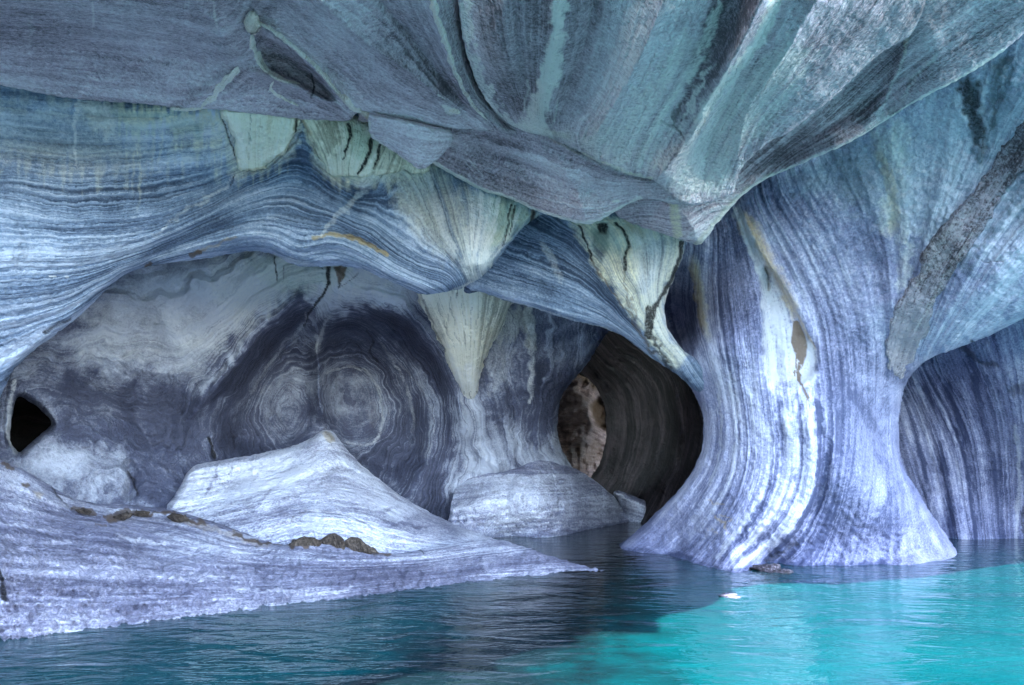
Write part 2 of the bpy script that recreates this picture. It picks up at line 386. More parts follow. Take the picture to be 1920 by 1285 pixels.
#STAGE2
# ------------------------------------------------------------------ water, lake bed, outer cliff
def water_mat():
    m = bpy.data.materials.new('glacial_water'); m.use_nodes = True; t = m.node_tree; t.nodes.clear(); L = t.links.new
    out = _node(t, 'ShaderNodeOutputMaterial'); bs = _node(t, 'ShaderNodeBsdfPrincipled'); L(bs.outputs[0], out.inputs[0])
    geo = _node(t, 'ShaderNodeNewGeometry')
    def nz(sx, sy, sc, det, ro, rot=0.0, dist=0.0):
        mp = _node(t, 'ShaderNodeMapping'); mp.inputs['Scale'].default_value = (sx, sy, 1); mp.inputs['Rotation'].default_value = (0, 0, rot)
        L(geo.outputs['Position'], mp.inputs[0]); n = _node(t, 'ShaderNodeTexNoise')
        n.inputs['Scale'].default_value = sc; n.inputs['Detail'].default_value = det; n.inputs['Roughness'].default_value = ro; n.inputs['Distortion'].default_value = dist
        L(mp.outputs[0], n.inputs[0]); return n.outputs['Fac']
    cl = nz(1, 1, 0.9, 5, 0.6)
    rp = _node(t, 'ShaderNodeValToRGB'); L(cl, rp.inputs[0])
    rp.color_ramp.elements[0].position = 0.3; rp.color_ramp.elements[0].color = (0.0, 0.038, 0.046, 1)
    rp.color_ramp.elements[1].position = 0.72; rp.color_ramp.elements[1].color = (0.002, 0.059, 0.069, 1)
    # tunnel's dark reflection and depth tint put into the water colour along the channel
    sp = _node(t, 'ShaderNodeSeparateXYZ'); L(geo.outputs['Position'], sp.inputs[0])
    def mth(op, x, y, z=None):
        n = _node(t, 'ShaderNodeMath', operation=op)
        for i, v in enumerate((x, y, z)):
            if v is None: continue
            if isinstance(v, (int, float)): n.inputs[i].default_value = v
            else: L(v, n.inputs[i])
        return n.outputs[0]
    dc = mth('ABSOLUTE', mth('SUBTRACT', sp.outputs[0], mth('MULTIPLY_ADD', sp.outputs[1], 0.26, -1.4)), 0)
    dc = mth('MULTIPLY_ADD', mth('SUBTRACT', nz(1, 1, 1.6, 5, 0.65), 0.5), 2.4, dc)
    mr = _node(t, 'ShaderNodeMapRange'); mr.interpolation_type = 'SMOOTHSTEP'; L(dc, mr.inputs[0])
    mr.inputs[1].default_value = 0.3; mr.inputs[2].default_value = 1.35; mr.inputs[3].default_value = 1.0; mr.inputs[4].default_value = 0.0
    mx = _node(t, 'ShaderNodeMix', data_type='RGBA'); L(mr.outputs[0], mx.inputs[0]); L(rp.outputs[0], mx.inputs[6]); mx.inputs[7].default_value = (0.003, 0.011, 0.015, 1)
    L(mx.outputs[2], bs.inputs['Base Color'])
    bs.inputs['Roughness'].default_value = 0.06; bs.inputs['IOR'].default_value = 1.33
    a = nz(0.8, 1.7, 1.1, 3, 0.5, 0.18, 1.2); b = nz(1.0, 2.0, 3.2, 3, 0.5, -0.14, 0.9); c = nz(1, 1.6, 12, 2, 0.5, 0.25)
    ad = _node(t, 'ShaderNodeMath', operation='MULTIPLY_ADD'); L(b, ad.inputs[0]); ad.inputs[1].default_value = 0.35; L(a, ad.inputs[2])
    ad2 = _node(t, 'ShaderNodeMath', operation='MULTIPLY_ADD'); L(c, ad2.inputs[0]); ad2.inputs[1].default_value = 0.05; L(ad.outputs[0], ad2.inputs[2])
    bp = _node(t, 'ShaderNodeBump'); bp.inputs['Strength'].default_value = 0.26; bp.inputs['Distance'].default_value = 0.12
    L(ad2.outputs[0], bp.inputs['Height']); L(bp.outputs[0], bs.inputs['Normal'])
    return m
def plane_mesh(name, pts, faces, mat, kind='structure'):
    me = bpy.data.meshes.new(name); me.from_pydata(pts, [], faces); me.materials.append(mat)
    o = bpy.data.objects.new(name, me); col.objects.link(o); o['kind'] = kind; return o
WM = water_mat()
gx = np.concatenate([[-1500, -300, -60], np.arange(-24, 24.1, 0.4), [60, 300, 1500]]); gy = np.concatenate([[-1500, -300, -60, -20], np.arange(-6, 26.1, 0.4), [60, 300, 1500]])
GX, GY = np.meshgrid(gx, gy)
GZ = 0.012 * fbm(GX, GY, 1.6, 5, 3, 0.5)
wp = np.stack([GX, GY, GZ], -1).reshape(-1, 3); nxw = len(gx)
wf = [(j*nxw+i, j*nxw+i+1, (j+1)*nxw+i+1, (j+1)*nxw+i) for j in range(len(gy)-1) for i in range(nxw-1)]
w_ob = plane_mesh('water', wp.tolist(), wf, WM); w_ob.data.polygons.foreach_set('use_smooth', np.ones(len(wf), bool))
lb = fbm(GX, GY, 3.0, 8, 3) * 0.25 - 1.6
plane_mesh('lake_bed', np.stack([GX, GY, lb], -1).reshape(-1, 3).tolist(), wf, M_ledge)

# cliff: unseen rock over and behind the cave, its rim shaped to shade the water
def unseen_cliff():
    rim = [(-30, -9), (-14, -5.6), (-5.4, -2.2), (-0.6, -0.1), (1.8, 1.2), (4.4, 4.0), (7.5, 6.4), (11, 8.6), (16, 11), (30, 17)]
    rim = spline(rim, 0.12); n = len(rim); rows = []
    prof = [(0.9, 5.6), (0.15, 6.2), (0.0, 7.0), (0.3, 9.0), (1.2, 12.0), (3.0, 15.0), (8, 18.0), (20, 20), (30, 20)]
    for off, z in prof:
        r = []
        for k, (x, y) in enumerate(rim):
            w = float(fbm(np.array([[x * 1.0]]), np.array([[z * 1.0 + y]]), 1.6, 6, 5)[0, 0])
            w2 = float(fbm(np.array([[x * 1.0]]), np.array([[y * 1.0]]), 0.5, 16, 3)[0, 0]); r.append((x - off * 0.5 + w * 0.5 + w2 * 0.3, y + off + w * 0.8 - w2 * 0.3, z + w * 0.4))
        rows.append(r)
    under = [(x - 3.0, max(y + 12, 18), 7.5) for x, y in rim]; back = [(x - 3, 40, 7.5) for x, y in rim]; back2 = [(x - 3, 41, -1) for x, y in rim]
    rows = [back2, back, under] + rows
    pts = [p for r in rows for p in r]; m = len(rows)
    fc = [(j*n+i, j*n+i+1, (j+1)*n+i+1, (j+1)*n+i) for j in range(m-1) for i in range(n-1)]
    o = plane_mesh('unseen_cliff', pts, fc, M_ceil)
    o.data.polygons.foreach_set('use_smooth', np.ones(len(fc), bool))
unseen_cliff()

# ------------------------------------------------------------------ ceiling, left part
ceil = Mass([(-300,-320),(400,-320),(1020,-320),(1040,0),(1050,240),(1000,252),(920,246),(850,240),(770,228),(700,214),(672,210),(660,222),(640,227),(560,223),(500,216),(430,208),(378,204),(345,207),(300,198),(220,192),(140,186),(60,172),(0,160),(-120,140),(-300,110)],
    [(-300,-320,3.6),(0,-320,3.7),(500,-320,3.8),(1020,-320,3.9),(-300,0,4.7),(0,0,4.9),(300,0,5.0),(600,0,5.0),(850,0,4.9),(1040,0,5.2),(-300,110,5.8),(0,100,6.0),(0,160,6.5),(150,187,6.8),(200,100,6.1),(340,205,6.9),(380,120,6.3),(450,128,6.35),(480,60,5.75),(500,214,7.1),(560,150,6.7),(640,225,7.3),(600,100,6.1),(660,205,7.0),(700,100,5.9),(700,212,7.0),(850,140,6.0),(850,238,7.0),(800,60,5.4),(950,240,6.9),(1000,150,6.3),(1050,250,7.0)],
    curl=5, curl_d=0.10, thick=1.0,
    phi=[(0,[(-300,-40),(0,-20),(300,10),(480,40)]),(3,[(-300,30),(0,45),(250,75),(450,110)]),(6,[(-300,90),(0,110),(250,130),(420,150)]),(8.5,[(-300,130),(0,155),(200,185),(330,200)]),
         (5.5,[(480,40),(590,130),(660,205)]),(8,[(455,125),(560,165),(640,210)]),(9.5,[(390,200),(500,212),(640,226)]),
         (2,[(560,0),(680,90),(800,190),(880,228)]),(4,[(520,20),(640,120),(720,205)]),(-1,[(680,-60),(760,60),(850,180),(915,228)]),(-4,[(800,-60),(840,80),(890,190),(940,235)]),(-6,[(860,-60),(875,100),(920,200),(960,240)])])
ceil.dent([(476,66),(500,62),(545,92),(590,135),(625,185),(590,178),(560,155),(520,140),(490,115)], 0.22, 7)
ceil.ridge([(478,40),(540,90),(600,140),(665,208)], 8, 0.10); ceil.ridge([(800,-60),(832,70),(870,160),(915,224)], 14, 0.16)
ceil.ridge([(455,127),(520,150),(590,178),(660,210)], 7, 0.07); ceil.ridge([(345,206),(400,160),(445,128)], 9, 0.08)
ceil.crease([(560,-40),(660,60),(760,130),(870,220)], 26, 0.22); ceil.crease([(680,-40),(770,70),(830,150),(890,222)], 22, -0.20)
ceil.crease([(455,127),(520,150),(590,178),(660,212)], 14, 0.14); ceil.crease([(300,-60),(400,40),(455,125)], 30, 0.12); ceil.crease([(-100,60),(120,90),(300,110),(450,128)], 30, -0.10); ceil.crease([(480,40),(540,90),(600,140),(665,208)], 14, 0.12)
ceil.dent([(870,-320),(865,0),(880,110),(920,200),(960,236),(1060,240),(1060,-320)], 0.5, 16)
# calcite veins, crusts, streaks
c = ceil
c.poly('white', [(830,200),(850,203),(862,213),(845,217),(832,212)], 1, 2, 3); c.stroke('white', [(822,178),(834,185)], 2, 0.9, rag=1)
c.stroke('white', [(172,-20),(175,40),(170,75)], 2.5, 0.55, rag=1, fade=0.3); c.stroke('white', [(352,-10),(350,25)], 7, 0.5, rag=6, fade=0.3, drip=20); c.stroke('white', [(402,-10),(406,75)], 5, 0.5, rag=4, fade=0.3)
for x, y0, y1, v in ((60,-20,110,.3),(230,-20,150,.22),(290,20,170,.2),(350,60,150,.25),(430,60,130,.2),(140,60,180,.15)): c.stroke('white', [(x,y0),(x-6,y1)], 9, v, rag=6, fade=0.4, soft=1)
c.poly('tone', [(-300,-60),(120,-30),(340,30),(430,100),(320,150),(120,120),(-300,60)], -0.10, 50, 20, mode='add'); c.poly('tone', [(700,20),(800,60),(880,200),(800,190),(720,110)], -0.16, 25, 8, mode='add')
c.poly('tone', [(-300,110),(0,150),(330,185),(320,205),(0,170),(-300,140)], 0.10, 12, 6, mode='add'); c.poly('tone', [(640,-20),(720,0),(790,60),(850,130),(820,150),(740,80)], 0.10, 25, 8, mode='add')
c.poly('tone', [(400,190),(450,135),(560,165),(640,212),(500,210)], -0.04, 8, 4, mode='add'); c.poly('tone', [(480,70),(540,95),(600,150),(620,185),(570,160),(510,135)], -0.15, 6, 3, mode='add')
c.stroke('dark', [(584,140),(590,165),(585,180)], 3, 0.8, rag=2); c.stroke('dark', [(490,45),(545,92),(590,136),(630,180)], 3, 0.5, rag=2); c.stroke('dark', [(470,66),(482,60),(486,50)], 2.5, 0.7, rag=1)
c.stroke('dark', [(866,-60),(868,60),(885,130),(915,190),(950,230)], 7, 0.55, rag=3)
c.m['tone'] = 0.51 + (c.m['tone'] - 0.5) * 1.5
ceil_ob = c.build('ceiling_slab', M_ceil, label='dark grey ceiling slab at upper left with cream calcite veins', cat='rock ceiling')

vein(ceil, ceil_ob, [(482,38),(540,80),(595,128),(640,182),(668,210)], 4.0, seed=2)
vein(ceil, ceil_ob, [(472,66),(480,98),(500,130),(530,150),(564,158)], 10, w2=2, seed=3)
vein(ceil, ceil_ob, [(447,125),(425,150),(400,180),(376,204)], 8, w2=5, seed=5, jag=0.6)
vein(ceil, ceil_ob, [(513,150),(508,168),(530,185),(562,200)], 3.5, w2=2, seed=6, jag=0.6)
vein(ceil, ceil_ob, [(800,-60),(815,20),(835,80),(858,145),(885,195),(914,226)], 8, w2=2.5, seed=7, jag=0.5)
vein(ceil, ceil_ob, [(318,203),(345,206),(378,203)], 2.5, seed=8)
vein(ceil, ceil_ob, [(640,176),(656,196),(676,212)], 4.5, seed=9, jag=0.6)
vein(ceil, ceil_ob, [(832,206),(848,207),(862,213)], 6, seed=10, jag=0.6, name='calcite_crust')
kn = Mass([(462,28),(474,20),(486,34),(489,52),(478,66),(464,60),(457,42)], None, base=ceil, proud=0.12, curl=12, curl_d=0.14, thick=0.15, step=2.0)
kn.poly('ochre', [(456,25),(490,25),(490,66),(456,66)], 0.35, 5, 5); kn.stroke('dark', [(466,64),(480,62),(488,52)], 3, 0.7, rag=1)
kn.build('calcite_knob', M_vein, ceil_ob)

# ------------------------------------------------------------------ ceiling, nearest central lobe
lobe = Mass([(830,-320),(850,-60),(858,0),(867,70),(884,130),(909,185),(948,228),(985,247),(1030,258),(1075,280),(1130,308),(1185,330),(1224,338),(1250,362),(1285,384),(1320,383),(1355,373),(1376,362),(1381,340),(1391,315),(1412,292),(1445,266),(1482,247),(1522,215),(1560,186),(1610,137),(1650,102),(1690,78),(1708,66),(1730,30),(1750,-60),(1760,-200)],
    [(830,-320,3.5),(1300,-320,3.3),(1800,-320,3.4),(858,0,4.75),(960,0,4.35),(1050,0,4.45),(1150,0,4.3),(1300,0,4.3),(1450,0,4.2),(1600,0,4.4),(1740,0,4.75),(885,130,5.7),(950,120,5.2),(1035,120,5.3),(1150,120,5.1),(1330,130,5.1),(1480,120,5.1),(1600,100,5.2),(948,228,6.6),(1000,230,6.3),(1030,258,6.55),(1130,220,6.0),(1130,308,6.75),(1224,338,6.95),(1230,260,6.3),(1290,265,6.45),(1290,384,7.25),(1376,362,7.2),(1360,260,6.4),(1420,200,5.9),(1482,247,6.25),(1560,186,5.8),(1650,102,5.35),(1708,66,5.15)],
    curl=5, curl_d=0.12, thick=0.8,
    phi=[(0,[(860,-60),(890,100),(950,200),(1010,250)]),(4,[(920,-60),(945,90),(985,200),(1010,245)]),(8,[(1000,-60),(1000,100),(1005,240)]),(11,[(1055,-60),(1035,100),(1012,240)]),(15,[(1140,-60),(1110,100),(1050,255)]),(20,[(1260,-60),(1190,120),(1110,290)]),(25,[(1370,-60),(1290,120),(1215,250),(1190,325)]),(29,[(1450,-60),(1380,80),(1290,240),(1240,340)]),(33,[(1530,-60),(1450,90),(1350,250),(1290,375)]),(37,[(1620,-60),(1530,90),(1420,230),(1370,340)]),(41,[(1720,-60),(1640,60),(1550,170),(1450,250)])])
lobe.ridge([(1050,-60),(1035,100),(1010,240)], 22, 0.10); lobe.ridge([(1455,-60),(1390,80),(1300,230),(1232,335)], 20, 0.12); lobe.ridge([(1400,-60),(1340,80),(1250,240)], 26, -0.12)
lobe.crease([(1330,200),(1290,265),(1255,305),(1226,345)], 20, 0.24); lobe.crease([(1400,120),(1340,240),(1320,330),(1310,384)], 30, -0.16); lobe.crease([(1455,-60),(1390,80),(1310,220)], 22, 0.18); lobe.crease([(1270,-60),(1200,110),(1130,230),(1090,288)], 34, 0.18); lobe.crease([(1130,-60),(1085,110),(1030,250)], 26, -0.16); lobe.crease([(960,-60),(975,100),(1000,245)], 26, -0.12); lobe.crease([(1560,-60),(1480,90),(1400,210),(1378,330)], 34, 0.16); lobe.ridge([(1180,-60),(1130,110),(1060,240)], 40, -0.10)
c = lobe
c.stroke('white', [(872,-60),(876,60),(895,140),(935,205),(985,240),(1030,255)], 13, 0.85, rag=9, w2=14); c.stroke('white', [(1052,-60),(1045,60),(1030,150),(1008,215),(1000,248)], 14, 1.15, rag=7, w2=30, seed=4)
c.stroke('cream', [(1052,-60),(1042,80),(1025,180)], 6, 0.5, rag=3); c.stroke('white', [(990,150),(985,190),(975,225)], 4, 0.5, rag=4); c.stroke('white', [(1046,190),(1035,240)], 3, 0.5, rag=2)
c.stroke('white', [(1462,-60),(1440,40),(1400,110),(1350,170),(1310,220)], 13, 1.3, rag=5, w2=15); c.stroke('cream', [(1462,-60),(1440,40),(1400,110),(1350,170)], 8, 0.5, rag=3)
c.poly('white', [(1250,90),(1330,60),(1300,150),(1270,220),(1225,330),(1120,300),(1050,260),(1150,220),(1210,150)], 0.62, 30, 14, tex=0.6); c.poly('white', [(1310,200),(1400,120),(1520,90),(1480,200),(1400,280),(1370,350),(1290,370),(1240,340)], 0.58, 30, 12, tex=0.6)
c.stroke('white', [(1345,10),(1325,80),(1290,150)], 12, 0.8, rag=9); c.stroke('white', [(1332,125),(1300,190),(1275,240)], 7, 0.9, rag=7); c.stroke('white', [(1290,60),(1250,140),(1200,220)], 14, 0.5, rag=10, soft=1); c.stroke('white', [(1480,60),(1420,150),(1360,240)], 14, 0.5, rag=10, soft=1)
c.poly('tone', [(890,-60),(1030,-60),(1020,120),(985,210),(940,190),(905,110)], -0.16, 14, 6, mode='add'); c.poly('tone', [(1065,-60),(1150,-60),(1110,90),(1045,190)], -0.10, 18, 6, mode='add')
c.poly('tone', [(1190,-60),(1330,-60),(1260,60),(1150,200),(1080,240),(1130,120)], 0.14, 40, 12, mode='add'); c.poly('tone', [(1360,-60),(1440,-60),(1370,100),(1290,210),(1268,240),(1300,120)], -0.24, 10, 5, mode='add')
c.poly('tone', [(1480,-60),(1700,-60),(1600,90),(1420,260),(1370,350),(1290,370),(1330,230)], -0.02, 40, 12, mode='add')
c.stroke('dark', [(1275,190),(1265,225),(1272,250)], 6, 0.6, rag=7, seed=3); c.stroke('dark', [(1240,222),(1252,232)], 5, 0.45, rag=5); c.stroke('dark', [(1395,115),(1340,190),(1310,250)], 4, 0.4, rag=4)
c.stroke('cream', [(1080,284),(1140,310),(1190,328),(1224,336)], 5, 0.7, rag=4); c.poly('cream', [(1000,238),(1050,248),(1070,262),(1030,256)], 0.5, 6, 3)
c.stroke('cream', [(1290,360),(1330,352),(1365,335)], 16, 0.25, rag=10, soft=1)
c.poly('contr', [(850,-320),(1800,-320),(1700,80),(1380,360),(1200,330),(900,180)], 0.25, 20, 4, mode='mul')
c.m['tone'] = 0.54 + (c.m['tone'] - 0.5) * 1.7
c.build('ceiling_lobe', M_ceil, label='large bulging ceiling lobe with radiating white veins, top centre', cat='rock ceiling')

# ------------------------------------------------------------------ ceiling, hanging sheets behind the lobe
leaf1 = Mass([(770,180),(900,120),(1300,150),(1330,300),(1300,375),(1262,383),(1230,375),(1200,374),(1150,399),(1128,413),(1108,420),(1085,419),(1060,413),(1010,398),(960,375),(910,360),(865,338),(830,318),(811,306)],
    [(770,180,6.9),(900,120,6.3),(1300,150,6.3),(811,306,7.9),(860,250,7.35),(910,300,7.6),(910,360,8.05),(985,250,7.0),(1010,398,8.1),(1000,320,7.5),(1108,420,8.0),(1100,340,7.35),(1030,260,6.95),(1130,310,7.15),(1200,374,7.7),(1230,345,7.35),(1270,384,7.6),(1330,300,7.2),(848,270,7.5)],
    curl=5, curl_d=0.10, thick=0.7, phi=[(0,[(850,250),(960,275),(1060,310),(1160,345)]),(3,[(830,290),(930,330),(1050,370),(1150,380)]),(6,[(815,306),(910,358),(1010,396),(1100,418)]),(-3,[(900,200),(1030,250),(1220,330)]),(4.5,[(1100,400),(1160,380),(1220,365)])])
leaf1.crease([(850,262),(960,300),(1060,345),(1150,385)], 22, -0.14); leaf1.crease([(1000,262),(1060,320),(1105,418)], 24, 0.12)
leaf1.ridge([(935,300),(960,320),(1000,350)], 8, 0.05); leaf1.ridge([(1035,262),(1130,315),(1230,350)], 10, 0.09)
c = leaf1; c.stroke('white', [(811,306),(865,337),(910,359),(960,374),(1010,397),(1060,412),(1108,419),(1150,398),(1200,373)], 7, 1.0, rag=1.5); c.stroke('cream', [(811,306),(910,359),(1010,397),(1060,412)], 6, 0.5, rag=2)
c.poly('tone', [(811,306),(850,250),(960,260),(1000,330),(1000,390),(910,355)], -0.22, 25, 8, mode='add'); c.stroke('white', [(1150,378),(1160,377)], 4, 0.95, rag=1); c.stroke('white', [(880,300),(905,330)], 2, 0.35, rag=1); c.stroke('white', [(872,302),(890,325)], 1.6, 0.35, rag=1)
c.poly('tone', [(1040,360),(1200,350),(1200,372),(1110,418)], 0.08, 15, 6, mode='add')
c.stroke('ochre', [(1030,258),(1060,275),(1085,290)], 4, 0.4, rag=2)
c.build('hanging_rock_sheet', M_ceil, label='purple grey hanging rock sheet with pale rim below the ceiling lobe', cat='rock sheet')

leaf2 = Mass([(1148,380),(1200,340),(1330,250),(1440,120),(1600,-20),(1640,-200),(1760,-200),(1990,-60),(1990,5),(1960,32),(1920,64),(1884,94),(1850,118),(1800,148),(1720,190),(1660,226),(1600,264),(1520,300),(1480,317),(1430,340),(1392,368),(1352,410),(1320,453),(1306,459),(1280,451),(1240,438),(1200,425),(1160,406)],
    [(1148,380,8.2),(1160,405,8.3),(1240,438,8.35),(1306,459,8.3),(1240,390,7.9),(1280,410,7.9),(1330,410,7.95),(1376,362,7.8),(1330,250,7.5),(1352,410,8.0),(1400,310,7.55),(1480,317,7.5),(1480,247,7.05),(1440,120,6.5),(1560,186,6.6),(1560,260,6.8),(1650,102,5.9),(1660,226,6.8),(1720,66,5.2),(1720,190,6.3),(1800,148,6.0),(1884,94,5.6),(1800,50,5.2),(1920,0,4.9),(1600,-20,4.8),(1760,-60,4.5),(1680,-320,3.5),(2300,-320,3.6),(2300,-150,4.3),(2060,-40,4.8),(1920,64,5.4)],
    curl=5, curl_d=0.10, thick=0.7, phi=[(0,[(1380,340),(1480,250),(1600,140),(1720,20)]),(4,[(1420,320),(1540,230),(1660,120),(1800,0)]),(8,[(1480,300),(1600,230),(1720,130),(1880,20)]),(11,[(1480,317),(1600,264),(1720,190),(1880,96)]),(6,[(1180,400),(1260,400),(1340,360)]),(10,[(1200,422),(1300,445)])])
leaf2.crease([(1390,345),(1500,270),(1620,200),(1760,90)], 24, -0.14); leaf2.crease([(1240,380),(1290,410),(1308,455)], 14, 0.14)
leaf2.ridge([(1705,68),(1690,120),(1660,180),(1620,240)], 12, 0.07); leaf2.ridge([(1480,316),(1600,262),(1720,188)], 9, 0.05)
c = leaf2; c.stroke('white', [(1318,455),(1352,410),(1392,368),(1430,340),(1480,317),(1520,300),(1600,264),(1660,226),(1720,190),(1800,148),(1884,94)], 6, 1.0, rag=1.5); c.stroke('cream', [(1306,458),(1352,410),(1392,368),(1450,330)], 8, 0.55, rag=2); c.stroke('green', [(1340,420),(1392,366),(1450,330)], 12, 0.4, rag=3)
c.stroke('white', [(1702,75),(1690,120),(1668,175),(1640,225),(1600,262)], 5, 0.55, rag=3, w2=3); c.stroke('white', [(1750,105),(1720,140),(1690,190),(1650,225)], 6, 0.4, rag=6); c.stroke('ochre', [(1702,70),(1695,100)], 6, 0.5, rag=3)
c.stroke('white', [(1565,150),(1562,230)], 2, 0.3, rag=1, fade=0.3)
c.stroke('cream', [(1262,384),(1266,410),(1270,440)], 13, 0.9, rag=3, soft=0.7); c.stroke('ochre', [(1258,388),(1262,430)], 8, 0.25, rag=3)
c.poly('tone', [(1390,330),(1480,255),(1650,110),(1700,80),(1680,150),(1600,250),(1480,305)], -0.26, 14, 5, mode='add'); c.poly('tone', [(1720,170),(1800,60),(1920,20),(1880,90),(1780,150)], -0.12, 25, 8, mode='add'); c.poly('tone', [(1290,430),(1350,375),(1376,366),(1345,412),(1312,452)], 0.15, 6, 3, mode='add')
c.poly('tone', [(1165,405),(1210,385),(1250,385),(1250,432)], -0.08, 8, 3, mode='add')
c.build('hanging_rock_sheet', M_ceil, label='grey hanging rock sheet with a thin bright rim sweeping to upper right', cat='rock sheet')

flap = Mass([(664,204),(696,210),(770,226),(846,244),(849,270),(815,305),(793,318),(782,316),(745,290),(715,270),(698,260),(690,246),(692,228)],
    [(664,204,7.0),(696,212,6.95),(846,246,7.1),(849,270,7.3),(793,318,7.55),(715,270,7.4),(692,228,7.1),(770,265,7.15)], curl=7, curl_d=0.08, thick=0.5, smooth=False,
    phi=[(0,[(690,215),(840,245)]),(2.5,[(700,250),(790,275),(848,270)]),(5,[(715,270),(790,318)])])
flap.poly('tone', [(700,225),(840,250),(845,270),(790,312),(710,262)], 0.06, 8, 3, mode='add'); flap.stroke('white', [(692,226),(691,246),(712,268),(745,290),(785,318)], 3.2, 0.9, rag=2); flap.poly('ochre', [(664,205),(694,210),(692,226),(676,222)], 0.9, 3, 2); flap.poly('white', [(664,205),(690,210),(688,220),(674,220)], 0.5, 3, 2)
flap.stroke('brown', [(698,214),(770,230),(845,248)], 6, 0.4, rag=3)  # shadow line under the ceiling edge, painted brown
flap.build('hanging_rock_block', M_ceil, label='small angular grey block with white chipped edge under the ceiling', cat='rock block')

# ------------------------------------------------------------------ left wall with the folded bands and the arch
wall = Mass([(-320,40),(200,60),(640,110),(820,200),(1000,320),(1040,390),(1010,405),(980,428),(955,460),(930,492),(905,517),(886,530),(858,543),(820,550),(790,552),(760,540),(720,523),(680,506),(640,499),(600,501),(565,500),(540,492),(515,479),(480,471),(440,475),(400,483),(350,490),(300,496),(250,508),(215,530),(185,558),(150,592),(100,630),(60,660),(30,690),(16,712),(0,745),(-60,820),(-320,960)],
    [(-320,40,6.6),(-320,400,6.0),(-320,700,6.2),(-320,960,6.8),(0,180,6.85),(0,300,7.0),(0,450,6.9),(0,600,7.3),(16,712,7.9),(150,250,7.15),(150,420,7.15),(150,592,7.9),(300,220,7.15),(300,330,7.4),(300,430,7.6),(300,496,8.1),(430,230,7.2),(430,330,7.75),(430,420,7.8),(440,475,8.2),(560,250,7.55),(560,330,8.0),(560,400,7.9),(560,500,8.4),(640,300,7.75),(640,420,8.0),(650,499,8.5),(720,320,7.95),(720,430,8.1),(740,530,8.5),(800,300,8.2),(800,400,8.1),(800,480,8.1),(790,552,8.5),(870,400,8.0),(880,470,7.85),(886,528,8.05),(950,380,8.3),(955,460,8.3),(1010,405,8.7),(640,110,7.9),(1000,320,8.6),(200,60,7.0)],
    curl=16, curl_d=0.4, thick=1.6,
    phi=[(0,[(-300,180),(0,200),(150,215),(300,222)]),(3,[(-300,265),(0,270),(150,285),(300,275),(420,262)]),(6,[(-300,330),(0,335),(120,350),(260,345),(380,325),(432,308)]),(9,[(-300,390),(0,385),(120,405),(280,395),(400,360),(450,335),(500,312),(545,268),(566,246),(590,275),(620,318),(680,350)]),
         (11.5,[(-300,450),(0,440),(150,445),(300,425),(400,385),(460,352),(520,325),(560,318),(610,340),(680,375),(720,400)]),(14,[(-300,510),(0,490),(150,490),(280,465),(380,415),(450,380),(530,355),(590,372),(650,410),(720,445),(800,495),(862,525)]),
         (17,[(-300,570),(0,545),(120,530),(240,495),(340,450),(430,415),(520,398),(580,415),(640,418),(700,450),(770,500),(850,538)]),(20,[(-300,640),(0,600),(100,580),(200,535),(300,480),(420,450),(490,440),(560,468),(610,455),(680,475),(750,515),(820,545)]),(22.5,[(-300,720),(0,660),(70,630),(150,585),(240,510),(340,485),(440,470),(500,465),(560,492),(620,485),(700,510),(770,542)]),
         (24.5,[(-300,800),(-40,720),(20,690),(90,635)]),
         (11,[(740,330),(790,410),(840,480),(878,520)]),(8,[(800,310),(835,400),(862,470),(882,518)]),(4.5,[(850,340),(870,420),(880,480),(886,520)]),(1,[(910,362),(905,430),(893,500)]),(-3,[(980,392),(945,450),(905,508)])])
wall.dent([(560,246),(600,300),(625,330),(700,345),(640,360),(560,300),(500,330),(440,345),(430,330),(500,312),(545,268)], -0.10, 12)
wall.ridge([(20,700),(90,640),(180,560),(250,512),(350,488)], 14, 0.07); wall.ridge([(250,540),(350,470),(440,440),(500,446),(560,470),(620,452),(700,480)], 12, 0.06); wall.ridge([(250,500),(340,460),(430,425),(520,402),(640,430),(780,510)], 10, -0.06)
wall.ridge([(640,335),(720,430),(800,500),(870,525)], 26, -0.08); wall.ridge([(850,345),(872,430),(885,520)], 40, 0.12)
c = wall
c.poly('cream', [(145,188),(205,190),(215,225),(212,260),(185,250),(150,210)], 0.5, 12, 8, drip=30); c.stroke('white', [(147,190),(140,230),(140,280),(146,310)], 7, 0.7, rag=3, w2=3); c.poly('white', [(160,190),(205,192),(216,250),(200,270),(178,240)], 0.5, 14, 8, drip=20)
c.poly('cream', [(212,192),(320,200),(420,208),(430,240),(400,285),(360,270),(300,255),(240,262)], 0.62, 18, 10, drip=80, tex=0.45); c.poly('green', [(212,192),(330,200),(420,210),(410,240),(300,250),(230,240)], 0.5, 15, 8, drip=40)
for x, y1, w in ((262,415,5),(300,330,4),(320,300,4),(345,290,3),(250,380,4),(285,350,3),(395,290,5)): c.stroke('cream', [(x+6,210),(x+3,270),(x-4,y1)], w, 0.5, rag=3, fade=0.35, soft=1)
c.poly('ochre', [(355,206),(410,209),(405,235),(365,230)], 0.35, 8, 5, drip=20); c.poly('tone', [(312,232),(368,226),(375,265),(330,275)], -0.22, 12, 6, mode='add')
c.stroke('dark', [(412,210),(424,240),(436,275),(441,300)], 2.5, 0.75, rag=2, fade=0.1); c.stroke('dark', [(440,328),(432,350)], 2, 0.8, rag=1); c.stroke('white', [(440,335),(400,365),(350,395),(290,440)], 7, 0.4, rag=6)
c.stroke('dark', [(566,248),(556,262),(540,280),(515,305),(490,320)], 3, 0.6, rag=2)
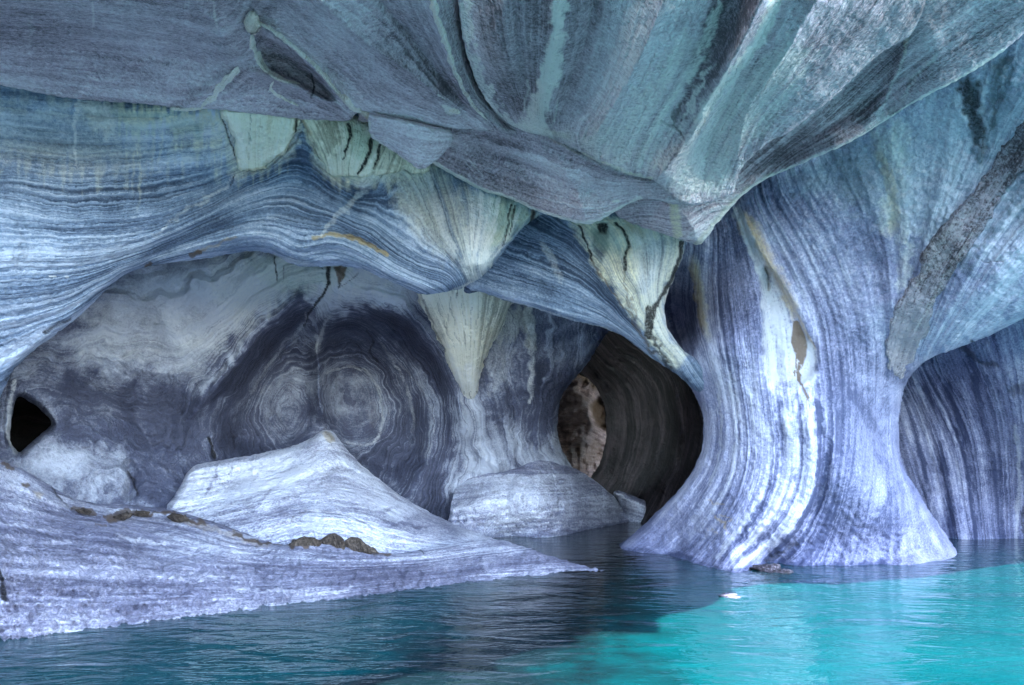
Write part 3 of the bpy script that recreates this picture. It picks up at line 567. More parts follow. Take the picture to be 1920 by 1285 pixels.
c.poly('tone', [(450,350),(520,318),(556,262),(570,246),(600,290),(625,330),(690,350),(720,395),(640,400),(560,345),(500,350)], -0.16, 12, 5, mode='add'); c.poly('tone', [(280,500),(370,425),(450,385),(560,365),(640,400),(740,460),(850,535),(780,520),(640,440),(540,400),(430,430),(340,470)], -0.06, 16, 8, mode='add')
c.poly('tone', [(-300,360),(0,370),(200,420),(320,400),(250,470),(0,520),(-300,540)], 0.14, 35, 14, mode='add'); c.poly('tone', [(-300,225),(0,240),(240,270),(260,330),(0,330),(-300,330)], -0.10, 25, 12, mode='add')
c.poly('tone', [(-300,540),(0,530),(240,490),(150,585),(30,680),(-300,740)], 0.05, 25, 12, mode='add')
c.poly('cream', [(720,325),(800,305),(860,350),(1005,400),(960,450),(905,512),(882,528),(860,500),(800,440)], 0.42, 22, 10, tex=0.75, drip=30); c.poly('white', [(880,370),(915,365),(925,420),(915,500),(890,526),(868,520),(876,440)], 0.72, 8, 4, tex=0.25)
c.poly('green', [(890,365),(1000,398),(950,450),(920,470),(905,420)], 0.7, 14, 6); c.stroke('white', [(800,310),(812,370),(830,430),(850,480)], 10, 0.55, rag=5, w2=14); c.stroke('white', [(700,330),(670,370),(620,420),(600,440)], 15, 0.48, rag=6, w2=6); c.poly('cream', [(640,330),(790,315),(800,340),(720,350),(660,345)], 0.5, 14, 8)
c.poly('white', [(725,360),(770,370),(820,450),(850,500),(800,470),(750,410)], 0.4, 14, 6, tex=0.5)
c.stroke('white', [(905,365),(898,430),(888,500)], 7, 0.95, rag=3); c.stroke('white', [(935,372),(925,430),(905,490)], 6, 0.7, rag=3); c.stroke('white', [(975,390),(955,440),(920,490)], 5, 0.6, rag=3)
for p in ([(958,382),(954,410),(949,440),(944,460)],[(965,385),(962,412),(955,440)],[(1001,395),(998,415),(990,422)]): c.stroke('dark', p, 3.0, 0.85, rag=2, w2=2)
c.stroke('brown', [(1000,396),(997,418)], 6, 0.8, rag=2); c.stroke('dark', [(898,395),(890,440),(884,490),(882,510)], 1.6, 0.5, rag=1)
c.stroke('ochre', [(590,446),(625,440),(670,450),(705,468),(725,480)], 6, 0.95, rag=3); c.stroke('brown', [(640,441),(680,452),(712,470)], 3, 0.6, rag=3)
c.stroke('brown', [(358,478),(372,472)], 6, 0.85, rag=3); c.stroke('brown', [(272,500),(282,496)], 5, 0.85, rag=2); c.stroke('ochre', [(358,476),(400,460),(440,445)], 4, 0.6, rag=3)
c.stroke('dark', [(12,715),(30,690),(60,665),(85,645)], 3, 0.8, rag=2); c.stroke('dark', [(82,625),(110,608)], 5, 0.7, rag=3); c.stroke('dark', [(116,605),(132,597)], 4, 0.7, rag=2)
c.stroke('white', [(92,518),(104,518)], 2.5, 0.95, rag=1); c.stroke('white', [(124,519),(128,519)], 2.5, 0.95, rag=1)
c.poly('cream', [(480,472),(560,498),(640,498),(760,538),(690,520),(560,488)], 0.3, 6, 3)
c.stroke('white', [(850,544),(872,535),(886,529)], 3, 0.8, rag=1)
c.poly('cream', [(-300,170),(0,175),(210,195),(420,215),(420,300),(300,300),(150,330),(0,300),(-300,300)], 0.30, 40, 20, drip=60, tex=0.35); c.poly('tone', [(-300,170),(0,175),(210,195),(420,215),(420,300),(300,310),(150,330),(0,300),(-300,300)], 0.12, 30, 14, mode='add')
c.poly('cream', [(405,205),(570,215),(562,262),(525,310),(460,335),(430,325)], 0.55, 14, 8, drip=30); c.poly('cream', [(600,215),(820,300),(800,345),(700,345),(615,338),(590,290)], 0.55, 16, 8, drip=30, tex=0.3); c.stroke('cream', [(575,250),(600,295),(625,335)], 8, 0.6, rag=4)
wall_ob = c.build('cave_wall', M_band, label='blue grey wall with wavy folded bands and a low arch on the left', cat='rock wall', bandrel=0.05)

cA = Mass([(417,204),(426,230),(437,268),(443,300),(446,318),(464,322),(490,317),(520,298),(545,268),(556,247),(561,215),(500,206)], None, base=wall, proud=0.09, curl=9, curl_d=0.10, thick=0.25, jag=9, phi=[(0,[(425,215),(450,310)]),(2,[(465,215),(470,315)]),(4,[(510,215),(495,300)]),(6,[(550,220),(540,265)])])
cA.poly('green', [(440,215),(555,220),(545,260),(480,280)], 0.35, 14, 8); cA.stroke('ochre', [(556,222),(550,260),(525,292),(492,316),(462,320)], 5, 0.55, rag=2); cA.stroke('dark', [(470,215),(468,260),(466,300)], 1.5, 0.45, rag=2); cA.stroke('dark', [(556,222),(556,250)], 4, 0.85, rag=1); cA.stroke('ochre', [(505,215),(503,240)], 9, 0.35, rag=4)
cA.build('flowstone_curtain', M_cream, wall_ob, rough=0.4)
cB = Mass([(566,214),(576,246),(590,276),(606,306),(617,327),(640,331),(700,331),(760,322),(800,322),(810,300),(775,275),(690,225),(640,215)], None, base=wall, proud=0.08, curl=9, curl_d=0.10, thick=0.25, jag=9, phi=[(0,[(575,225),(625,325)]),(2.5,[(610,222),(635,325)]),(5,[(640,225),(640,325)]),(8,[(690,250),(665,325)]),(12,[(740,285),(720,325)])])
cB.poly('tone', [(585,230),(635,228),(632,280),(615,300),(598,270)], -0.6, 9, 6, mode='add'); cB.poly('cream', [(566,218),(582,225),(600,275),(620,320),(612,325)], 0.5, 5, 3); cB.poly('green', [(655,240),(700,262),(690,300),(660,290)], 0.7, 14, 5); cB.stroke('ochre', [(568,222),(578,250)], 7, 0.5, rag=3)
cB.stroke('dark', [(655,235),(658,255),(650,280),(642,300)], 6, 0.95, rag=2, w2=1.5); cB.stroke('dark', [(696,262),(692,285),(682,305),(668,328)], 6, 1.0, rag=2, w2=2); cB.stroke('dark', [(711,272),(708,295),(703,318)], 5, 0.95, rag=2, w2=1.5); cB.stroke('dark', [(730,285),(728,310)], 1.5, 0.5, rag=1)
cB.build('flowstone_curtain', M_cream, wall_ob, rough=0.4)
#STAGE3
# ------------------------------------------------------------------ rib between arch and pillar
rib = Mass([(880,500),(930,380),(1010,330),(1150,330),(1300,400),(1290,450),(1284,470),(1276,492),(1262,525),(1250,555),(1246,580),(1250,608),(1264,636),(1286,660),(1310,676),(1330,700),(1330,740),(1300,730),(1286,717),(1262,698),(1238,682),(1210,664),(1180,640),(1140,618),(1095,607),(1050,595),(1000,578),(960,568),(925,556),(900,548),(870,548)],
    [(880,500,9.6),(930,380,9.3),(1010,330,9.1),(1150,330,9.0),(1300,400,9.2),(1010,410,9.2),(1080,430,9.05),(960,500,9.4),(960,566,9.7),(900,545,9.7),(1050,500,9.25),(1050,593,9.6),(1100,560,9.35),(1140,480,9.0),(1140,616,9.6),(1200,450,8.95),(1200,560,9.0),(1210,660,9.5),(1280,460,9.2),(1250,560,9.4),(1240,620,9.25),(1262,690,9.6),(1300,715,9.8),(1300,680,9.55),(1330,710,9.75),(1180,600,9.2)],
    curl=12, curl_d=0.3, thick=1.2,
    phi=[(0,[(890,548),(960,566),(1050,592),(1140,616),(1210,662)]),(2,[(920,530),(1000,550),(1090,580),(1160,615),(1230,672)]),(5,[(950,490),(1030,520),(1110,560),(1180,615),(1245,680)]),(8,[(985,450),(1060,480),(1130,535),(1195,610),(1255,686)]),(11,[(1020,415),(1080,440),(1140,510),(1205,605),(1262,690)]),(14,[(1075,425),(1110,470),(1160,540),(1215,620),(1270,695)]),(17,[(1130,430),(1160,510),(1200,590),(1235,650),(1275,695)]),(20,[(1175,430),(1195,500),(1215,580),(1245,640),(1285,695)]),(23,[(1215,440),(1222,510),(1232,580),(1258,640),(1295,690)]),(26,[(1262,450),(1248,520),(1240,580),(1260,630),(1305,685)])])
rib.ridge([(1080,425),(1120,500),(1180,590),(1240,660)], 18, 0.07); rib.ridge([(1020,440),(1090,490),(1170,570)], 30, -0.06)
c = rib
c.poly('cream', [(1072,415),(1160,408),(1280,445),(1275,490),(1250,550),(1243,600),(1262,640),(1290,670),(1262,690),(1240,670),(1205,620),(1160,560),(1110,490)], 0.72, 8, 6, tex=0.45); c.poly('white', [(1180,440),(1270,455),(1255,530),(1240,600),(1262,650),(1300,690),(1275,680),(1220,600)], 0.45, 12, 5, tex=0.3)
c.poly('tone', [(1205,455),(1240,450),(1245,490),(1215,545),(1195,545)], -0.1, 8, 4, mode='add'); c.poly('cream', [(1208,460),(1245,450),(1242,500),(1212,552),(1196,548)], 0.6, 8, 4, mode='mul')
c.poly('green', [(1090,415),(1160,410),(1210,425),(1180,480),(1130,470)], 0.55, 12, 6); c.poly('ochre', [(1170,412),(1205,430),(1215,448),(1195,445)], 0.5, 5, 3)
c.stroke('dark', [(1086,424),(1092,440),(1103,460),(1112,490)], 4, 0.9, rag=3, w2=2); c.stroke('brown', [(1105,470),(1120,505),(1150,550),(1180,590),(1205,630),(1225,660)], 3.5, 0.6, rag=4); c.poly('dark', [(1118,420),(1140,418),(1138,436),(1122,436)], 0.95, 3, 3)
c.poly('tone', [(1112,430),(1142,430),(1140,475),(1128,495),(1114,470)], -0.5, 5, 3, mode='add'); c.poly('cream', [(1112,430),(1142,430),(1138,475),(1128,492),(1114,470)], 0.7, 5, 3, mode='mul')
c.stroke('dark', [(1155,418),(1170,435),(1178,458),(1172,480),(1174,505)], 4, 0.9, rag=2, w2=5); c.stroke('brown', [(1172,505),(1172,540),(1185,570),(1195,600)], 3, 0.5, rag=3); c.stroke('dark', [(1278,455),(1275,480),(1266,510),(1250,540),(1238,560),(1225,585),(1220,615),(1216,635)], 6, 0.95, rag=3, w2=6); c.stroke('dark', [(1219,580),(1216,630)], 9, 0.9, rag=3)
c.stroke('dark', [(1218,630),(1232,645),(1240,662),(1250,680)], 7, 0.7, rag=7); c.stroke('dark', [(1225,655),(1240,672),(1252,690)], 4, 0.7, rag=5); c.stroke('brown', [(1180,560),(1195,600),(1212,645),(1230,665)], 6, 0.5, rag=5)
c.stroke('white', [(1006,440),(1030,480),(1045,510),(1060,540)], 11, 0.42, rag=3, fade=0.25); c.stroke('white', [(1262,525),(1246,575),(1250,608),(1268,640)], 7, 0.6, rag=2); c.stroke('white', [(925,555),(1000,577),(1095,606),(1140,617),(1210,663)], 2.5, 0.6, rag=1)
c.poly('tone', [(1000,410),(1080,430),(1150,540),(1200,620),(1100,570),(950,500)], -0.14, 16, 7, mode='add'); c.poly('tone', [(905,530),(960,545),(1060,585),(950,562)], 0.12, 8, 4, mode='add')
c.m['tone'] -= 0.03
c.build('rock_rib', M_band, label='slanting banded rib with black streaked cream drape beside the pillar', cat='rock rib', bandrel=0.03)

# ------------------------------------------------------------------ pillar and right wall
pil = Mass([(1150,440),(1230,330),(1400,300),(1480,260),(1640,170),(1800,60),(1960,-40),(2060,-120),(2200,-200),(2330,-200),(2330,600),(2120,570),(2060,560),(1990,570),(1920,598),(1850,632),(1790,655),(1745,672),(1712,700),(1694,735),(1687,780),(1686,830),(1694,872),(1716,912),(1742,955),(1772,1000),(1800,1044),(1806,1075),(1700,1100),(1560,1100),(1475,1100),(1400,1110),(1300,1095),(1190,1066),(1140,1040),(1160,1022),(1200,990),(1240,952),(1272,920),(1298,884),(1313,850),(1319,815),(1316,775),(1302,740),(1284,714),(1250,680),(1180,640),(1150,560)],
    [(1150,440,10.6),(1230,330,10.0),(1150,560,10.8),(1250,680,10.35),(1268,610,11.8),(1255,545,10.8),(1310,640,9.75),(1300,470,9.5),(1300,714,10.0),(1350,430,9.2),(1350,620,9.2),(1316,790,10.3),(1350,800,9.75),(1400,600,8.95),(1420,420,8.8),(1440,700,9.05),(1450,830,9.2),(1480,560,8.95),(1520,500,8.65),(1520,640,9.0),(1560,420,8.3),(1600,600,8.75),(1600,300,7.9),(1600,760,9.1),(1620,880,9.2),(1680,780,10.0),(1686,830,10.3),(1650,500,8.4),(1700,350,7.7),(1700,600,8.55),(1712,700,9.6),(1640,170,7.2),(1800,60,6.3),(1800,300,7.2),(1800,450,7.55),(1800,560,8.0),(1790,652,8.9),(1900,300,6.9),(1920,450,7.2),(1920,595,8.0),(1960,-40,5.6),(2100,300,6.2),(2100,560,7.2),(2200,-100,6.6),(2200,300,6.9),(2330,-200,7.6),(2330,300,8.4),(2330,600,8.8),
     (1298,884,10.4),(1240,952,10.9),(1160,1024,wdepth(1027)),(1250,1040,wdepth(1040)),(1350,1070,wdepth(1068)),(1375,1074,wdepth(1075)),(1440,1052,wdepth(1054)),(1480,1060,wdepth(1060)),(1560,1060,wdepth(1060)),(1660,1058,wdepth(1058)),(1740,1054,wdepth(1054)),(1800,1044,wdepth(1044)),(1190,1066,10.2),(1300,1095,9.0),(1400,1110,8.4),(1560,1100,8.8),(1700,1100,8.8),(1806,1075,9.6),
     (1330,950,9.9),(1400,900,9.4),(1400,1000,9.35),(1450,960,9.25),(1500,940,9.3),(1470,1010,9.5),(1560,960,9.35),(1650,960,9.5),(1720,960,10.0),(1742,955,10.3)],
    curl=18, curl_d=0.55, thick=2.2, lam=3e-4,
    phi=[(0,[(1258,520),(1262,600),(1290,670),(1318,760),(1322,820),(1300,885),(1240,955),(1165,1025)]),(3,[(1300,470),(1290,560),(1305,640),(1335,740),(1340,830),(1310,910),(1250,990),(1190,1035)]),(6.5,[(1335,440),(1330,540),(1340,640),(1362,740),(1370,840),(1345,920),(1295,1000),(1245,1042)]),(10,[(1360,420),(1370,520),(1385,620),(1400,740),(1410,840),(1395,920),(1350,1000),(1300,1055)]),(13.5,[(1378,400),(1405,500),(1425,600),(1438,740),(1450,840),(1440,920),(1400,1000),(1345,1066)]),(17,[(1395,385),(1435,480),(1480,580),(1500,740),(1508,850),(1495,930),(1450,1000),(1385,1070)]),
         (20,[(1430,365),(1490,480),(1540,600),(1560,740),(1560,850),(1545,940),(1500,1030)]),(23,[(1480,335),(1550,460),(1600,590),(1612,740),(1608,850),(1590,950),(1555,1050)]),(26,[(1540,300),(1610,430),(1645,570),(1652,720),(1650,850),(1645,950),(1620,1055)]),(28.5,[(1610,255),(1660,400),(1680,560),(1680,700),(1676,830),(1700,940),(1720,1050)]),(30,[(1700,200),(1715,380),(1705,540),(1692,690),(1688,820),(1735,950),(1780,1040)]),
         (33,[(1860,110),(1800,300),(1740,470),(1705,640)]),(36,[(1920,200),(1840,340),(1770,480),(1712,680)]),(40,[(2050,250),(1920,370),(1830,500),(1730,680)]),(44,[(2050,400),(1920,480),(1840,580),(1770,660)]),(47,[(2050,540),(1920,580),(1830,638)])])
pil.ridge([(1430,500),(1445,600),(1450,720)], 20, -0.10); pil.dent([(1434,505),(1455,520),(1490,570),(1525,640),(1528,690),(1500,715),(1450,710),(1432,620)], 0.14, 10)
pil.ridge([(1385,390),(1430,475),(1490,570),(1530,660)], 9, 0.09); pil.ridge([(1500,760),(1525,830),(1515,930),(1460,1005),(1385,1068)], 14, 0.10); pil.ridge([(1470,760),(1480,860),(1455,950),(1390,1030)], 12, 0.06); pil.ridge([(1530,780),(1545,850),(1535,940),(1480,1020),(1450,1050)], 12, -0.10)
pil.ridge([(1410,720),(1425,840),(1405,930),(1330,1040)], 12, 0.05); pil.ridge([(1600,700),(1640,790),(1650,880)], 18, -0.06); pil.ridge([(1930,430),(1850,540),(1770,620),(1720,690)], 40, 0.08)
c = pil
c.poly('white', [(1432,520),(1450,520),(1470,570),(1490,620),(1525,650),(1530,700),(1525,725),(1480,715),(1440,725),(1430,640)], 0.95, 7, 4, drip=18); c.poly('ochre', [(1385,395),(1420,420),(1450,480),(1500,575),(1490,600),(1440,510),(1395,450)], 0.8, 10, 5, tex=0.2); c.stroke('ochre', [(1435,505),(1470,550),(1500,600),(1528,655)], 4, 0.6, rag=1); c.stroke('white', [(1382,395),(1405,450),(1432,520),(1438,570)], 13, 0.9, rag=3)
c.poly('brown', [(1489,600),(1497,603),(1510,630),(1512,660),(1503,690),(1495,670),(1483,640)], 1.0, 3, 2); c.poly('ochre', [(1487,600),(1512,630),(1508,670),(1490,660)], 0.4, 4, 2); c.stroke('brown', [(1500,680),(1500,710),(1512,745)], 5, 0.85, rag=4, w2=4); c.stroke('brown', [(1494,660),(1492,705)], 3, 0.8, rag=3); c.stroke('brown', [(1510,745),(1516,790)], 2.5, 0.5, rag=3); c.stroke('dark', [(1436,503),(1440,520),(1440,540)], 2.5, 0.6, rag=1); c.stroke('brown', [(1438,500),(1441,545)], 5, 0.5, rag=2)
c.stroke('ochre', [(1290,465),(1302,520),(1315,590),(1325,640)], 11, 0.55, rag=4, fade=0.2); c.stroke('cream', [(1300,470),(1315,560),(1330,650)], 10, 0.5, rag=4, fade=0.2)
for p, w, v in (([(1478,730),(1482,800),(1478,880),(1450,960),(1395,1030)],10,.5),([(1505,745),(1522,820),(1520,900),(1490,975),(1430,1030),(1385,1062)],9,.52),([(1440,800),(1440,880),(1410,960),(1345,1045)],7,.6),([(1370,700),(1380,800),(1372,890),(1330,970)],7,.45),([(1345,720),(1352,830),(1330,910)],5,.45),([(1420,720),(1430,790),(1428,860)],4,.4),([(1395,640),(1408,740),(1412,830)],4,.4)): c.stroke('white', p, w, v, rag=4)
for p, w, v in (([(1495,740),(1502,820),(1500,890),(1470,965),(1400,1040)],5,.35),([(1534,760),(1540,850),(1530,930),(1490,1000),(1440,1050)],7,.42),([(1460,760),(1462,850),(1440,930),(1380,1020)],5,.3),([(1600,740),(1640,800),(1652,860)],8,.18),([(1690,900),(1640,980),(1600,1000)],5,.15)): c.stroke('tone', p, w * 1.6, -v, rag=4, mode='add')
c.poly('tone', [(1340,450),(1390,420),(1420,520),(1425,640),(1400,740),(1360,700),(1345,580)], -0.18, 16, 6, mode='add'); c.poly('tone', [(1246,560),(1262,500),(1300,500),(1312,560),(1308,640),(1296,668),(1262,630)], -0.34, 14, 5, mode='add'); c.poly('tone', [(1390,370),(1500,320),(1620,260),(1690,330),(1670,500),(1620,470),(1560,430),(1480,420)], -0.17, 30, 10, mode='add')  # middle patch: shade of the deep pocket put into the tone
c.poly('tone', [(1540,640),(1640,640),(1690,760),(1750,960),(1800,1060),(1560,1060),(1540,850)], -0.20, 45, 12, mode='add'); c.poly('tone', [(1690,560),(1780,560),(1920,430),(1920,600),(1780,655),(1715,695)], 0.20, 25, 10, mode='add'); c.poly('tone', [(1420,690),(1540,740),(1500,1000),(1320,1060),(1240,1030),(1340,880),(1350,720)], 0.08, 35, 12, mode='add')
c.poly('cream', [(1630,250),(1690,230),(1700,330),(1690,420),(1650,440),(1660,340)], 0.34, 18, 10, tex=0.3); c.stroke('ochre', [(1640,255),(1660,320),(1675,400),(1672,470)], 13, 0.42, rag=6, fade=0.2); c.stroke('cream', [(1690,420),(1700,480),(1690,540)], 20, 0.3, rag=8, soft=1)
c.poly('dark', [(1800,155),(1830,150),(1845,200),(1842,290),(1830,275),(1822,235),(1805,200)], 0.8, 12, 9, drip=30); c.stroke('tone', [(1815,150),(1828,220),(1838,300)], 16, -0.35, rag=9, mode='add'); c.poly('tone', [(1860,120),(1900,110),(1890,180),(1860,250),(1850,200)], -0.4, 8, 6, mode='add'); c.stroke('white', [(1850,150),(1845,220),(1850,280),(1830,330)], 6, 0.4, rag=6); c.stroke('dark', [(1880,150),(1865,200),(1850,280)], 6, 0.5, rag=8)
c.stroke('dark', [(1830,485),(1855,492),(1880,492)], 1.5, 0.6, rag=3); c.stroke('dark', [(1820,638),(1835,650),(1850,665),(1868,680)], 5, 0.7, rag=3); c.stroke('tone', [(1905,560),(1890,590)], 10, -0.2, rag=4, mode='add')
for p in ([(1325,940),(1360,950)],[(1350,965),(1372,975),(1350,985)],[(1340,970),(1365,995),(1375,1005)],[(1330,990),(1345,1000)]): c.stroke('ochre', p, 2.5, 0.6, rag=5)
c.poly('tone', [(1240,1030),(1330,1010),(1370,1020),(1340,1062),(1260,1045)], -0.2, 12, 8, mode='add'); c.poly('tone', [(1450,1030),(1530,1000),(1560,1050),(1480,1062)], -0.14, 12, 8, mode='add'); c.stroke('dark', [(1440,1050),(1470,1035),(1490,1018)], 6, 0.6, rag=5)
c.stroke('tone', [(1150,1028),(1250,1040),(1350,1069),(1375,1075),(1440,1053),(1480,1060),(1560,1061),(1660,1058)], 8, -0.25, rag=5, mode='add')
c.poly('white', [(1740,928),(1772,998),(1800,1042),(1740,1056),(1665,1058),(1690,1010)], 0.2, 4, 3)  # sunlit triangle on the pillar foot, painted pale
c.stroke('tone', [(1686,735),(1600,700),(1560,640),(1500,560)], 20, 0.1, rag=6, mode='add')
c.poly('green', [(1480,330),(1700,200),(1920,60),(2100,0),(2100,420),(1900,500),(1740,480),(1650,420)], 0.26, 60, 20); c.poly('tone', [(1700,200),(1920,60),(2100,0),(2100,300),(1850,330),(1700,420)], 0.12, 50, 20, mode='add')
c.m['contr'] *= 1 - 0.45 * sstep(1530, 1640, c.X) * sstep(420, 560, c.Y) - 0.35 * sstep(1450, 1600, c.X) * sstep(540, 420, c.Y)
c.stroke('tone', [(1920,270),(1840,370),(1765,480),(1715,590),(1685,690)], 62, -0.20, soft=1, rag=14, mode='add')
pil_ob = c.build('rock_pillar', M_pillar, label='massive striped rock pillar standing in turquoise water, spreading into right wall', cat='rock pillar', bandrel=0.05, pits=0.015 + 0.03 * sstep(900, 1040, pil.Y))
dy = Mass([(2100,0),(1990,110),(1920,222),(1870,290),(1830,348),(1785,400),(1742,450),(1720,510),(1690,560),(1668,600),(1660,660),(1668,705),(1690,712),(1712,672),(1735,625),(1755,570),(1790,512),(1850,420),(1920,318),(2050,190),(2100,140)], None, base=pil, proud=0.045, curl=9, curl_d=0.07, thick=0.2, jag=10, phi=[(0,[(1920,225),(1785,400),(1690,570),(1662,690)]),(4,[(1920,260),(1800,440),(1720,580),(1680,700)]),(8,[(1920,315),(1790,510),(1712,670)])])
dy.stroke('tone', [(1880,330),(1800,430),(1740,540),(1700,630)], 12, 0.22, rag=6, mode='add'); dy.poly('white', [(1742,455),(1800,395),(1830,400),(1760,500),(1720,540)], 0.25, 8, 8); dy.poly('tone', [(1660,560),(1720,520),(1740,620),(1690,710),(1660,690)], 0.16, 14, 8, mode='add'); dy.stroke('white', [(1830,430),(1770,520),(1720,620)], 6, 0.35, rag=5)
dy.m['tone'] += 0.26 * sstep(420, 640, dy.Y) + 0.02
dy.build('dark_dyke', M_dyke, pil_ob, rough=1.2)

# hollow in the right wall
alc = Mass([(1640,620),(1720,560),(1900,520),(2200,520),(2300,700),(2300,1060),(1990,1060),(1900,1050),(1820,1050),(1740,1055),(1680,1000),(1640,860)],
    [(1640,620,12.2),(1720,560,11.6),(1900,520,10.3),(2200,520,9),(2300,700,9.0),(2300,1060,10),(1990,1010,wdepth(1010)),(1900,1010,wdepth(1010)),(1800,1010,wdepth(1011)),(1740,1000,13.3),(1680,1000,13.6),(1640,860,13.4),(1720,760,12.9),(1800,720,11.9),(1800,850,12.7),(1900,700,10.9),(1900,850,12.2),(1920,1060,12.0),(1740,1055,12.6),(2000,850,11.5)], curl=10, curl_d=0.2, thick=1.0,
    phi=[(0,[(1690,790),(1715,870),(1755,1010)]),(3,[(1700,740),(1740,850),(1780,1010)]),(6,[(1720,715),(1775,830),(1810,1010)]),(9,[(1745,690),(1810,820),(1840,1010)]),(12,[(1790,665),(1850,800),(1870,1010)]),(15,[(1850,650),(1890,800),(1900,1010)]),(18,[(1920,640),(1935,800),(1935,1010)])])
for x, w, v in ((1728,7,-.35),(1770,9,-.3),(1812,7,-.32),(1750,6,.22),(1795,6,.22),(1840,5,.18),(1860,8,-.2)): alc.stroke('tone', [(x-35,735+(x-1728)*-0.2),(x,860),(x+18,1010)], w, v, rag=3, mode='add')
alc.poly('tone', [(1720,700),(1800,660),(1860,690),(1880,780),(1800,760),(1740,750)], -0.1, 20, 8, mode='add'); alc.stroke('dark', [(1780,640),(1810,655),(1840,680),(1868,682)], 8, 0.6, rag=4); alc.poly('dark', [(1884,735),(1905,720),(1925,718),(1925,740),(1895,747)], 0.55, 5, 5); alc.stroke('white', [(1905,800),(1912,900),(1904,1010)], 6, 0.55, rag=3); alc.stroke('dark', [(1925,920),(1918,960),(1920,1010)], 5, 0.7, rag=3)
alc.m['tone'] -= 0.12
alc.build('cave_wall', M_pillar, label='blue wall with upright dark bands in the hollow at right edge', cat='rock wall', bandrel=0.06)

# ------------------------------------------------------------------ inner cave wall under the arch
cave = Mass([(-60,700),(-30,640),(60,600),(140,480),(300,400),(600,400),(900,460),(1100,500),(1190,560),(1170,590),(1140,622),(1118,655),(1095,690),(1070,718),(1054,742),(1047,770),(1045,800),(1050,830),(1062,858),(1082,885),(1110,905),(1140,922),(1160,940),(1150,1010),(900,1040),(600,1000),(300,1010),(100,1000),(-60,980)],
    [(-60,700,9.3),(-30,640,9.2),(60,600,9.2),(140,480,9.6),(300,400,10.2),(600,400,10.8),(900,460,11.2),(1100,500,11.4),(1190,560,11.6),(30,760,9.5),(60,850,9.6),(150,640,9.8),(150,760,10.3),(150,900,9.9),(280,540,10.2),(300,620,10.6),(300,760,11.2),(300,880,10.8),(300,960,10.3),(400,600,10.7),(420,720,11.6),(400,840,11.8),(500,560,10.9),(520,640,11.9),(560,770,12.8),(500,850,12.6),(600,540,11.1),(590,600,11.9),(640,640,12.7),(655,745,13.3),(660,860,13.0),(740,560,11.4),(760,640,12.6),(800,760,13.0),(780,900,13.2),(860,620,12.0),(870,760,12.7),(870,880,13.6),(940,620,11.9),(1000,600,11.8),(1000,720,12.6),(1000,850,13.6),(1095,690,12.9),(1140,622,12.3),(1050,790,13.6),(1062,858,14.2),(1110,905,15.0),(1150,1010,16),(900,1040,14),(600,1000,12),(300,1010,10.3),(100,1000,9.8),(-60,980,9.4)],
    holes=[[(32,746),(50,750),(72,765),(97,794),(75,815),(38,848),(28,840),(19,826),(22,790)]],
    curl=14, curl_d=0.5, thick=1.8, lam=3e-4,
    phi=[(0,[(655,722),(672,750),(660,785),(642,765),(640,740)],1),(2,[(648,700),(690,715),(700,770),(680,812),(635,800),(622,750),(630,715)],1),(4.5,[(640,690),(685,692),(712,740),(716,800),(690,835),(650,832),(612,780),(604,730),(615,700)],1),
         (0.5,[(543,765),(550,780),(543,795),(535,785)],1),(2.5,[(525,740),(555,738),(565,770),(545,812),(520,780)],1),(5,[(515,720),(550,712),(574,745),(570,790),(540,830),(512,800),(505,750)],1),
         (7.5,[(590,690),(600,660),(640,650),(690,665),(735,720),(748,800),(720,870),(690,900)]),(10,[(588,655),(615,620),(660,605),(705,640),(755,710),(772,800),(750,880),(720,925)]),(13,[(600,620),(640,592),(690,605),(745,660),(790,740),(800,830),(770,920)]),(16.5,[(620,590),(690,570),(750,610),(800,680),(830,770),(830,860),(800,950)]),(20,[(680,540),(760,570),(820,650),(855,750),(868,850),(850,960)]),(23,[(790,555),(840,640),(880,740),(905,850),(900,940)]),(26,[(880,600),(900,700),(930,800),(950,900)]),
         (8,[(600,590),(560,640),(510,690),(480,740),(465,800),(470,850)]),(11,[(580,570),(530,620),(470,680),(430,740),(410,800),(395,850)]),(14,[(560,555),(500,600),(430,670),(380,730),(350,790),(330,850)]),(18,[(550,535),(470,590),(400,650),(330,700),(240,690),(170,690)]),(22,[(540,510),(460,560),(390,620),(320,650),(240,640),(160,640)]),(26,[(480,500),(400,540),(330,590),(250,590),(190,590)]),
         (20,[(120,690),(200,715),(300,720)]),(16,[(100,730),(200,760),(300,780),(340,820)]),(13,[(90,860),(200,840),(280,860),(310,920)]),(30,[(970,620),(985,720),(990,820),(1010,880)]),(33,[(1030,640),(1035,720),(1025,830)]),(36,[(1110,640),(1070,720),(1048,790)])])
cave.dent([(605,612),(650,588),(715,590),(775,640),(815,740),(800,860),(740,910),(660,880),(615,810),(598,710)], 0.7, 46); cave.dent([(500,650),(560,600),(585,640),(590,720),(585,800),(520,850),(440,845),(430,760)], 0.55, 40)
cave.crease([(566,543),(520,590),(460,660),(400,735),(350,790)], 22, 0.40); cave.crease([(566,543),(590,590),(597,680),(602,770),(622,806)], 18, 0.45); cave.crease([(650,585),(720,575),(790,620),(850,720),(872,830)], 20, 0.35); cave.crease([(180,650),(260,690),(330,700),(420,665),(500,590)], 26, 0.16); cave.crease([(860,760),(900,850),(960,890)], 22, 0.2); cave.crease([(120,700),(230,760),(300,860)], 30, -0.25)
cave.ridge([(570,545),(588,580),(560,620),(520,670)], 9, -0.12); cave.ridge([(590,640),(600,700),(600,770),(620,800)], 14, 0.25); cave.ridge([(300,560),(330,650),(420,665)], 20, 0.1); cave.ridge([(440,850),(460,780),(500,700),(560,640)], 22, -0.12); cave.ridge([(330,830),(360,760),(420,690)], 18, 0.12)
